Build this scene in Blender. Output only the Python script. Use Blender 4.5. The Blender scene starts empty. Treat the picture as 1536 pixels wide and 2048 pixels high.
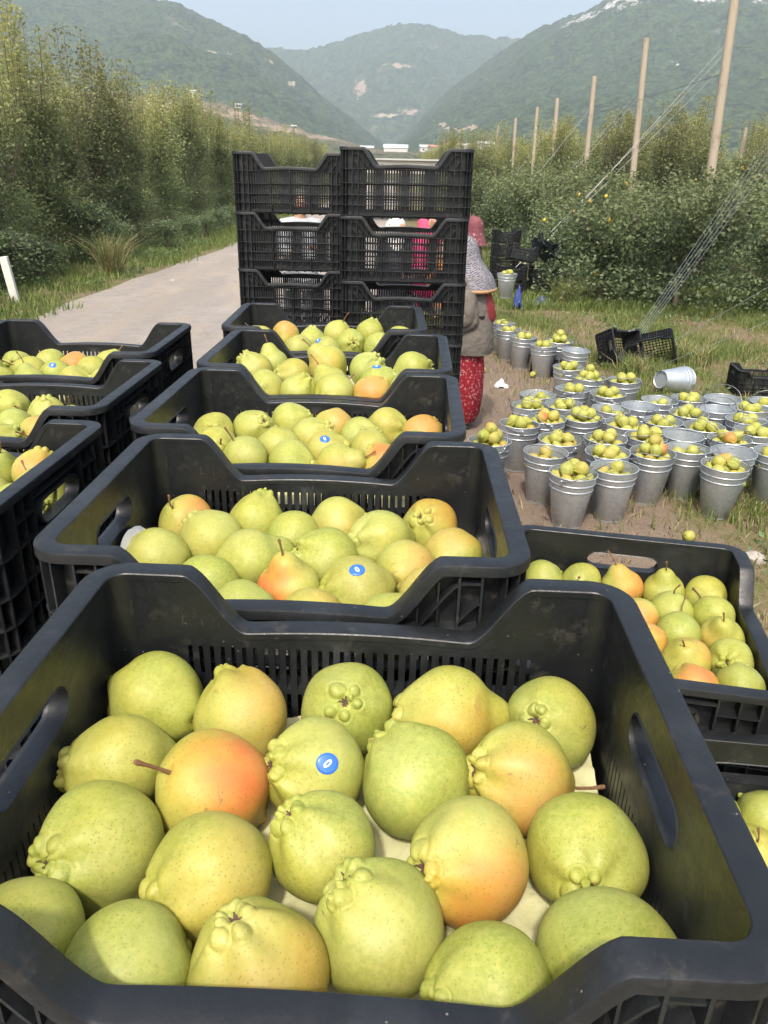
import bpy, math, random
import numpy as np
from mathutils import Matrix, Vector, noise as mnoise

random.seed(7)
RNG = np.random.default_rng(7)
SC = bpy.context.scene
COL = SC.collection
R = math.radians

# ---------------------------------------------------------------- camera, sky, sun, exposure
cam_d = bpy.data.cameras.new('camera')
cam = bpy.data.objects.new('camera', cam_d)
COL.objects.link(cam)
cam.matrix_world = Matrix.Translation((0, 0, 1.9)) @ Matrix.Rotation(R(66.0), 4, 'X') @ Matrix.Rotation(R(1.255), 4, 'Z')
cam_d.sensor_width = 36
cam_d.lens = 36 * 1525 / 2048
cam_d.clip_start = 0.02
cam_d.clip_end = 9000
SC.camera = cam

SUN_AZ = R(192)      # measured clockwise from +Y: behind the camera, a little to the left
SUN_EL = R(54)
world = bpy.data.worlds.new('World')
SC.world = world
world.use_nodes = True
wn = world.node_tree
wn.nodes.clear()
sky = wn.nodes.new('ShaderNodeTexSky')
sky.sky_type = 'NISHITA'
sky.sun_disc = False
sky.sun_elevation = SUN_EL
sky.sun_rotation = SUN_AZ
sky.air_density = 1.0
sky.dust_density = 6.0
sky.ozone_density = 1.0
bg = wn.nodes.new('ShaderNodeBackground')
bg.inputs[1].default_value = 0.15
wo = wn.nodes.new('ShaderNodeOutputWorld')
wn.links.new(sky.outputs[0], bg.inputs[0])
wn.links.new(bg.outputs[0], wo.inputs[0])

sun_d = bpy.data.lights.new('sun', 'SUN')
sun_d.energy = 2.3
sun_d.angle = R(3.5)
sun_d.color = (1.0, 0.93, 0.82)
sun = bpy.data.objects.new('sun', sun_d)
COL.objects.link(sun)
sdir = Vector((math.sin(SUN_AZ) * math.cos(SUN_EL), math.cos(SUN_AZ) * math.cos(SUN_EL), math.sin(SUN_EL)))
sun.rotation_mode = 'QUATERNION'
sun.rotation_quaternion = sdir.to_track_quat('Z', 'Y')
sun.location = (0, 0, 30)

SC.view_settings.view_transform = 'Standard'
SC.view_settings.look = 'None'
SC.view_settings.exposure = 0.92
SC.view_settings.gamma = 1.0
SC.view_settings.use_curve_mapping = False
SC.render.engine = 'CYCLES'
SC.cycles.max_bounces = 8
SC.cycles.diffuse_bounces = 4
SC.cycles.glossy_bounces = 3
SC.cycles.transmission_bounces = 4
SC.cycles.volume_bounces = 1
SC.cycles.transparent_max_bounces = 8
SC.cycles.caustics_reflective = False
SC.cycles.caustics_refractive = False
SC.cycles.use_denoising = True

# ---------------------------------------------------------------- object helpers
def tag(o, label=None, cat=None, group=None, kind=None):
    if label: o['label'] = label
    if cat: o['category'] = cat
    if group: o['group'] = group
    if kind: o['kind'] = kind
    return o

def empty(name, loc=(0, 0, 0), rz=0.0, label=None, cat=None, group=None):
    o = bpy.data.objects.new(name, None)
    o.empty_display_size = 0.1
    COL.objects.link(o)
    o.location = loc
    o.rotation_euler = (0, 0, rz)
    tag(o, label, cat, group)
    return o

def link(name, me, parent=None, loc=None, rot=None):
    o = bpy.data.objects.new(name, me)
    COL.objects.link(o)
    if parent is not None: o.parent = parent
    if loc is not None: o.location = loc
    if rot is not None: o.rotation_euler = rot
    return o

class MB:
    """collects vertices and faces for one mesh"""
    def __init__(self):
        self.v = []; self.f = []; self.m = []
    def add(self, vs, fs, mi=0):
        b = len(self.v)
        self.v.extend([tuple(map(float, p)) for p in vs])
        self.f.extend([tuple(b + i for i in q) for q in fs])
        self.m.extend([mi] * len(fs))
    def box(self, x0, x1, y0, y1, z0, z1, mi=0):
        vs = [(x0,y0,z0),(x1,y0,z0),(x1,y1,z0),(x0,y1,z0),(x0,y0,z1),(x1,y0,z1),(x1,y1,z1),(x0,y1,z1)]
        fs = [(0,3,2,1),(4,5,6,7),(0,1,5,4),(1,2,6,5),(2,3,7,6),(3,0,4,7)]
        self.add(vs, fs, mi)
    def tube(self, pts, rad, n=8, mi=0, caps=True):
        pts = [Vector(p) for p in pts]
        rr = rad if hasattr(rad, '__len__') else [rad] * len(pts)
        vs = []; fs = []
        up = Vector((0.13, 0.21, 0.97)).normalized()
        for i, p in enumerate(pts):
            t = (pts[min(i + 1, len(pts) - 1)] - pts[max(i - 1, 0)]).normalized()
            a = t.cross(up)
            if a.length < 1e-3: a = t.cross(Vector((1, 0, 0)))
            a.normalize(); b = t.cross(a).normalized()
            for k in range(n):
                an = 2 * math.pi * k / n
                vs.append(p + (a * math.cos(an) + b * math.sin(an)) * rr[i])
        for i in range(len(pts) - 1):
            for k in range(n):
                k2 = (k + 1) % n
                fs.append((i*n+k, i*n+k2, (i+1)*n+k2, (i+1)*n+k))
        if caps:
            fs.append(tuple(range(n))[::-1]); fs.append(tuple((len(pts)-1)*n + k for k in range(n)))
        self.add(vs, fs, mi)
    def lathe(self, prof, n=32, mi=0, cx=0, cy=0):
        vs = []; fs = []
        for r_, z in prof:
            for k in range(n):
                a = 2 * math.pi * k / n
                vs.append((cx + r_ * math.cos(a), cy + r_ * math.sin(a), z))
        for i in range(len(prof) - 1):
            for k in range(n):
                k2 = (k + 1) % n
                fs.append((i*n+k, i*n+k2, (i+1)*n+k2, (i+1)*n+k))
        self.add(vs, fs, mi)
    def mesh(self, name, mats, smooth=None):
        me = bpy.data.meshes.new(name)
        me.from_pydata(self.v, [], self.f)
        for m in (mats if isinstance(mats, (list, tuple)) else [mats]): me.materials.append(m)
        if any(self.m): me.polygons.foreach_set('material_index', self.m)
        if smooth is not None:
            me.polygons.foreach_set('use_smooth', [True] * len(self.f))
            if smooth < 180: me.set_sharp_from_angle(angle=R(smooth))
        me.update()
        return me

def np_mesh(name, verts, faces, mats, smooth=False, mi=None):
    """fast mesh from numpy arrays; faces is (n,3) or (n,4)"""
    me = bpy.data.meshes.new(name)
    k = faces.shape[1]; n = len(faces)
    me.vertices.add(len(verts)); me.vertices.foreach_set('co', np.asarray(verts, dtype=np.float32).ravel())
    me.loops.add(n * k); me.loops.foreach_set('vertex_index', np.asarray(faces, dtype=np.int32).ravel())
    me.polygons.add(n)
    me.polygons.foreach_set('loop_start', np.arange(0, n * k, k, dtype=np.int32))
    me.polygons.foreach_set('loop_total', np.full(n, k, dtype=np.int32))
    for m in (mats if isinstance(mats, (list, tuple)) else [mats]): me.materials.append(m)
    if mi is not None: me.polygons.foreach_set('material_index', np.asarray(mi, dtype=np.int32))
    me.update(calc_edges=True)
    me.polygons.foreach_set('use_smooth', [bool(smooth)] * n)
    me.validate()
    return me

# ---------------------------------------------------------------- materials
class NT:
    """tiny wrapper for writing node trees"""
    def __init__(self, name):
        self.m = bpy.data.materials.new(name); self.m.use_nodes = True
        self.t = self.m.node_tree; self.t.nodes.clear()
        self.out = self.n('ShaderNodeOutputMaterial')
    def n(self, kind, **kw):
        nd = self.t.nodes.new(kind)
        for k, v in kw.items():
            if k in nd.bl_rna.properties: setattr(nd, k, v)
        return nd
    def l(self, a, b): self.t.links.new(a, b)
    def coord(self, which='Object'):
        return self.n('ShaderNodeTexCoord').outputs[which]
    def noise(self, vec, scale, detail=4, rough=0.5, dist=0.0):
        nd = self.n('ShaderNodeTexNoise'); nd.inputs['Scale'].default_value = scale
        nd.inputs['Detail'].default_value = detail; nd.inputs['Roughness'].default_value = rough
        nd.inputs['Distortion'].default_value = dist
        if vec is not None: self.l(vec, nd.inputs['Vector'])
        return nd.outputs['Fac']
    def voro(self, vec, scale, feature='F1', out='Distance', rnd=1.0):
        nd = self.n('ShaderNodeTexVoronoi'); nd.feature = feature
        nd.inputs['Scale'].default_value = scale; nd.inputs['Randomness'].default_value = rnd
        if vec is not None: self.l(vec, nd.inputs['Vector'])
        return nd.outputs[out]
    def ramp(self, fac, stops, interp='LINEAR'):
        nd = self.n('ShaderNodeValToRGB'); cr = nd.color_ramp; cr.interpolation = interp
        while len(cr.elements) < len(stops): cr.elements.new(0.5)
        for e, (p, c) in zip(cr.elements, stops):
            e.position = p; e.color = c if len(c) == 4 else (*c, 1)
        self.l(fac, nd.inputs[0]); return nd.outputs[0]
    def mix(self, fac, a, b, blend='MIX'):
        nd = self.n('ShaderNodeMix'); nd.data_type = 'RGBA'; nd.blend_type = blend
        for s, v in ((0, fac), (6, a), (7, b)):
            if hasattr(v, 'is_linked') or hasattr(v, 'links'): self.l(v, nd.inputs[s])
            elif s == 0: nd.inputs[s].default_value = v
            else: nd.inputs[s].default_value = (*v, 1) if len(v) == 3 else v
        return nd.outputs[2]
    def math(self, op, a, b=0.0, c=None, clamp=False):
        nd = self.n('ShaderNodeMath'); nd.operation = op; nd.use_clamp = clamp
        for s, v in ((0, a), (1, b), (2, c)):
            if v is None: continue
            if hasattr(v, 'links'): self.l(v, nd.inputs[s])
            else: nd.inputs[s].default_value = v
        return nd.outputs[0]
    def maprange(self, v, a, b, c=0.0, d=1.0, smooth=False):
        nd = self.n('ShaderNodeMapRange')
        if smooth: nd.interpolation_type = 'SMOOTHSTEP'
        self.l(v, nd.inputs[0])
        for i, q in enumerate((a, b, c, d)): nd.inputs[i + 1].default_value = q
        return nd.outputs[0]
    def bump(self, h, strength=0.3, dist=0.01, normal=None):
        nd = self.n('ShaderNodeBump'); nd.inputs['Strength'].default_value = strength
        nd.inputs['Distance'].default_value = dist; self.l(h, nd.inputs['Height'])
        if normal is not None: self.l(normal, nd.inputs['Normal'])
        return nd.outputs[0]
    def bsdf(self, color, rough=0.5, metal=0.0, normal=None, spec=0.5, **kw):
        b = self.n('ShaderNodeBsdfPrincipled')
        for key, v in (('Base Color', color), ('Roughness', rough), ('Metallic', metal), ('Specular IOR Level', spec), *kw.items()):
            if hasattr(v, 'links'): self.l(v, b.inputs[key])
            elif key == 'Base Color': b.inputs[key].default_value = (*v, 1)
            else: b.inputs[key].default_value = v
        if normal is not None: self.l(normal, b.inputs['Normal'])
        self.l(b.outputs[0], self.out.inputs[0])
        return b

def mat_simple(name, c, rough=0.6, metal=0.0, var=0.25, scale=8.0, bump=0.0, bscale=60):
    t = NT(name); co = t.coord()
    n = t.noise(co, scale, 4)
    a = tuple(x * (1 - var) for x in c); b = tuple(min(1, x * (1 + var)) for x in c)
    col = t.mix(n, a, b)
    nrm = t.bump(t.noise(co, bscale, 3), bump, 0.005) if bump else None
    t.bsdf(col, rough, metal, nrm)
    return t.m

def mat_plastic(name='black_plastic', base=(0.0092, 0.0106, 0.0118)):
    t = NT(name); co = t.coord()
    oi = t.n('ShaderNodeObjectInfo')
    n1 = t.noise(co, 9, 5, 0.6); n2 = t.noise(co, 70, 3, 0.6)
    col = t.mix(n1, tuple(x * 0.75 for x in base), tuple(x * 1.35 for x in base))
    dust = t.maprange(t.noise(co, 26, 6, 0.7), 0.58, 0.74, 0, 0.22)
    col = t.mix(dust, col, (0.16, 0.14, 0.11))
    col = t.mix(t.maprange(t.noise(co, 4.5, 6, 0.7), 0.50, 0.66, 0, 0.45), col, (0.040, 0.044, 0.050))
    sp = t.voro(co, 95)
    spk = t.math('LESS_THAN', sp, 0.07)
    keep = t.maprange(t.noise(co, 14, 2), 0.52, 0.6, 0, 0.55)
    col = t.mix(t.math('MULTIPLY', spk, keep), col, (0.28, 0.27, 0.24))
    mps = t.n('ShaderNodeMapping'); t.l(co, mps.inputs[0]); mps.inputs['Scale'].default_value = (9.0, 9.0, 0.8); mps.inputs['Rotation'].default_value = (.5, .3, .2)
    scr = t.math('MULTIPLY', t.maprange(t.noise(mps.outputs[0], 30, 5, 0.7), 0.62, 0.70, 0, 1), t.maprange(t.noise(co, 11, 3), 0.48, 0.64, 0, 0.30))
    col = t.mix(scr, col, (0.13, 0.13, 0.12))
    ro = t.math('ADD', t.maprange(n2, 0.3, 0.7, 0.33, 0.48), t.math('MULTIPLY', dust, 1.2))
    nrm = t.bump(t.math('ADD', t.noise(co, 160, 3, 0.6), t.noise(co, 18, 3, 0.5)), 0.12, 0.004)
    t.bsdf(col, ro, 0.0, nrm, 0.5)
    return t.m

def mat_pear(name, lod=0):
    """green-yellow skin, lenticels, a sun-blushed side; object colour r = blush, g = yellowness, b = russet"""
    t = NT(name); co = t.coord()
    oi = t.n('ShaderNodeObjectInfo')
    sc = t.n('ShaderNodeSeparateColor'); t.l(oi.outputs['Color'], sc.inputs[0])
    blush, yel, rus = sc.outputs[0], sc.outputs[1], sc.outputs[2]
    off = t.n('ShaderNodeVectorMath'); off.operation = 'SCALE'
    cmb = t.n('ShaderNodeCombineXYZ')
    for i in range(3): t.l(oi.outputs['Random'], cmb.inputs[i])
    t.l(cmb.outputs[0], off.inputs[0]); off.inputs['Scale'].default_value = 3.0
    ad = t.n('ShaderNodeVectorMath'); ad.operation = 'ADD'; t.l(co, ad.inputs[0]); t.l(off.outputs[0], ad.inputs[1])
    p = ad.outputs[0]
    n1 = t.noise(p, 16, 4, 0.6); n2 = t.noise(p, 60, 4, 0.65)
    green = t.mix(n1, (0.180, 0.240, 0.030), (0.315, 0.355, 0.066))
    yellow = t.mix(n1, (0.345, 0.300, 0.032), (0.440, 0.400, 0.078))
    yf = t.math('ADD', yel, t.maprange(n1, 0.35, 0.7, -0.25, 0.25), clamp=True)
    col = t.mix(yf, green, yellow)
    n5 = t.noise(p, 230, 4, 0.75)
    col = t.mix(t.maprange(n5, 0.40, 0.62, 0.0, 0.60), col, (0.42, 0.40, 0.10))
    mott = t.maprange(n2, 0.35, 0.7, 0.0, 0.45)
    col = t.mix(mott, col, (0.195, 0.230, 0.028))
    # blush on the local +X side
    sx = t.n('ShaderNodeSeparateXYZ'); t.l(co, sx.inputs[0])
    bx = t.math('ADD', t.math('MULTIPLY', sx.outputs[0], 17.0), t.maprange(t.noise(p, 22, 3), 0.3, 0.7, -0.25, 0.25))
    bf = t.math('MULTIPLY', t.maprange(bx, -0.25, 0.75, 0, 1, True), blush, clamp=True)
    bl1 = t.mix(t.maprange(bx, 0.2, 0.9, 0, 1), (0.50, 0.26, 0.035), (0.52, 0.120, 0.040))
    col = t.mix(bf, col, bl1)
    # lenticels
    v = t.voro(p, 330 if not lod else 260)
    dots = t.maprange(v, 0.14, 0.30, 1.0, 0.0)
    dm = t.maprange(t.noise(p, 30, 2), 0.35, 0.65, 0.35, 0.95)
    col = t.mix(t.math('MULTIPLY', dots, t.math('MULTIPLY', dm, 0.70)), col, (0.13, 0.13, 0.022))
    # russet scratches and stains
    rn = t.noise(p, 42, 5, 0.75, 0.6)
    rmask = t.math('MULTIPLY', t.maprange(rn, 0.625, 0.67, 0, 1), t.maprange(t.noise(p, 20, 2), 0.49, 0.56, 0, 1))
    col = t.mix(t.math('MULTIPLY', rmask, rus), col, (0.20, 0.10, 0.035))
    bloom = t.maprange(t.noise(p, 9, 4, 0.6), 0.42, 0.70, 0.0, 0.30)
    col = t.mix(bloom, col, (0.37, 0.40, 0.17))
    mps = t.n('ShaderNodeMapping'); t.l(p, mps.inputs[0]); mps.inputs['Scale'].default_value = (1.0, 6.0, 1.0); mps.inputs['Rotation'].default_value = (.6, .4, .9)
    scr = t.math('MULTIPLY', t.maprange(t.noise(mps.outputs[0], 55, 3, 0.5), 0.70, 0.73, 0, 1), t.maprange(t.noise(p, 12, 2), 0.54, 0.60, 0, 0.8))
    col = t.mix(t.math('MULTIPLY', scr, rus), col, (0.16, 0.10, 0.04))
    nrm = t.bump(t.math('ADD', t.math('ADD', t.math('MULTIPLY', n2, 1.0), t.math('MULTIPLY', dots, -0.25)), t.math('MULTIPLY', t.noise(p, 14, 3, .5), 3.0)), 0.22, 0.0018)
    ro = t.maprange(n2, 0.3, 0.7, 0.46, 0.64)
    kw = {'Subsurface Weight': 0.03, 'Subsurface Radius': (0.9, 0.7, 0.2), 'Subsurface Scale': 0.006} if lod == 0 else {}
    t.bsdf(col, ro, 0.0, nrm, 0.42, **kw)
    return t.m

def mat_leaf(name, dark, light, sunlit_young=None, zlo=0, zhi=1, trans=0.45, rough=0.5):
    t = NT(name)
    ge = t.n('ShaderNodeNewGeometry'); oi = t.n('ShaderNodeObjectInfo'); co = t.coord()
    col = t.mix(ge.outputs['Random Per Island'], dark, light)
    if sunlit_young is not None:  # yellower with height: young leaves, plus sunlit tops painted into the colour
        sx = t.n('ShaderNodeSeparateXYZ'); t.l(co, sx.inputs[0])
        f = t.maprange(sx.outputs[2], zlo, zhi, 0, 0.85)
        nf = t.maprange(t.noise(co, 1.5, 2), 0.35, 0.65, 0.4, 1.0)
        col = t.mix(t.math('MULTIPLY', f, nf), col, sunlit_young)
    v = t.maprange(oi.outputs['Random'], 0, 1, 0.75, 1.35)
    hs = t.n('ShaderNodeHueSaturation'); t.l(col, hs.inputs['Color']); t.l(v, hs.inputs['Value'])
    col = hs.outputs[0]
    b = t.bsdf(col, rough, 0, None, 0.4)
    tr = t.n('ShaderNodeBsdfTranslucent'); t.l(col, tr.inputs[0])
    ms = t.n('ShaderNodeMixShader'); ms.inputs[0].default_value = trans
    t.l(b.outputs[0], ms.inputs[1]); t.l(tr.outputs[0], ms.inputs[2]); t.l(ms.outputs[0], t.out.inputs[0])
    return t.m

def mat_galv(name):
    t = NT(name); co = t.coord()
    sp = t.n('ShaderNodeTexVoronoi'); sp.inputs['Scale'].default_value = 55; t.l(co, sp.inputs['Vector'])
    sv = t.n('ShaderNodeSeparateColor'); t.l(sp.outputs['Color'], sv.inputs[0])
    n = t.noise(co, 9, 5, 0.6)
    f = t.math('ADD', t.math('MULTIPLY', sv.outputs[0], 0.35), t.math('MULTIPLY', n, 0.65))
    col = t.mix(f, (0.36, 0.40, 0.43), (0.60, 0.65, 0.69))
    ro = t.maprange(f, 0.2, 0.8, 0.48, 0.30)
    st = t.maprange(t.noise(co, 4, 5, 0.7), 0.52, 0.75, 0, 0.5)
    col = t.mix(st, col, (0.30, 0.29, 0.27))
    t.bsdf(col, ro, 0.66, t.bump(n, 0.1, 0.004))
    return t.m

def mat_ground():
    t = NT('orchard_soil_and_grass'); co = t.coord()
    n0 = t.noise(co, 0.35, 5, 0.6); n1 = t.noise(co, 2.2, 6, 0.65); n2 = t.noise(co, 14, 5, 0.7); n3 = t.noise(co, 70, 4, 0.7)
    soil = t.mix(n2, (0.105, 0.070, 0.045), (0.27, 0.195, 0.14))
    straw = t.mix(n3, (0.20, 0.155, 0.075), (0.36, 0.29, 0.16))
    grass = t.mix(n2, (0.060, 0.082, 0.022), (0.135, 0.150, 0.045))
    g = t.mix(t.maprange(n1, 0.38, 0.60, 0, 1), soil, grass)
    g = t.mix(t.maprange(n3, 0.52, 0.68, 0, 0.7), g, straw)
    # bare, trodden earth where the buckets stand and the pickers walk
    sx = t.n('ShaderNodeSeparateXYZ'); t.l(co, sx.inputs[0])
    dx = t.math('DIVIDE', t.math('SUBTRACT', sx.outputs[0], 0.9), 1.2); dy = t.math('DIVIDE', t.math('SUBTRACT', sx.outputs[1], 6.2), 4.6)
    rr = t.math('ADD', t.math('MULTIPLY', dx, dx), t.math('MULTIPLY', dy, dy))
    bare = t.maprange(t.math('ADD', rr, t.math('MULTIPLY', n1, 1.4)), 1.1, 1.9, 0.92, 0, True)
    soil2 = t.mix(n3, (0.135, 0.098, 0.075), (0.27, 0.21, 0.165))
    g = t.mix(bare, g, soil2)
    nrm = t.bump(t.math('ADD', t.math('MULTIPLY', n2, 2.0), n3), 0.6, 0.02)
    t.bsdf(g, 0.92, 0, nrm, 0.2)
    return t.m

def mat_road():
    t = NT('worn_pale_road'); co = t.coord()
    n0 = t.noise(co, 0.5, 5, 0.6); n1 = t.noise(co, 5, 6, 0.7); n3 = t.noise(co, 60, 4, 0.75)
    mp = t.n('ShaderNodeMapping'); t.l(co, mp.inputs[0]); mp.inputs['Scale'].default_value = (1.2, 0.25, 1)
    nt = t.noise(mp.outputs[0], 2.0, 5, 0.6)
    col = t.mix(n1, (0.190, 0.170, 0.150), (0.41, 0.378, 0.345))
    col = t.mix(t.maprange(nt, 0.42, 0.62, 0, 0.6), col, (0.37, 0.31, 0.24))
    col = t.mix(t.maprange(n3, 0.50, 0.70, 0, 0.6), col, (0.19, 0.165, 0.14))
    cr = t.maprange(t.noise(mp.outputs[0], 3.2, 6, 0.75, 1.2), 0.60, 0.66, 0, 0.55); col = t.mix(cr, col, (0.22, 0.17, 0.125))
    gv = t.voro(co, 26); col = t.mix(t.maprange(gv, 0.10, 0.20, 0.55, 0), col, (0.48, 0.45, 0.42))
    tr = t.maprange(t.noise(mp.outputs[0], 1.1, 3, 0.5), 0.45, 0.58, 0, 0.45); col = t.mix(tr, col, (0.25, 0.225, 0.20))
    col = t.mix(t.maprange(n0, 0.55, 0.7, 0, 0.35), col, (0.47, 0.44, 0.40))
    t.bsdf(col, 0.9, 0, t.bump(t.math('ADD', n1, n3), 0.8, 0.02), 0.25)
    return t.m

M = {}
M['plastic'] = mat_plastic()
M['pear'] = mat_pear('pear_skin', 0)
M['pear_far'] = mat_pear('pear_skin_small', 1)
M['stem'] = mat_simple('woody_pear_stem', (0.17, 0.085, 0.035), 0.7, var=0.4, scale=150, bump=0.3, bscale=300)
M['calyx'] = mat_simple('dry_calyx', (0.085, 0.050, 0.028), 0.85, var=0.5, scale=300)
M['sticker'] = mat_simple('blue_sticker', (0.030, 0.135, 0.62), 0.28, var=0.12, scale=60)
M['mark'] = mat_simple('sticker_print', (0.80, 0.83, 0.86), 0.35, var=0.03)
M['galv'] = mat_galv('galvanised_steel')
M['wire'] = mat_simple('steel_wire', (0.25, 0.26, 0.26), 0.4, 0.7, var=0.2)
M['ground'] = mat_ground()
M['road'] = mat_road()
M['bark'] = mat_simple('bark', (0.13, 0.10, 0.075), 0.9, var=0.45, scale=18, bump=0.6)
M['post'] = None

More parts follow.
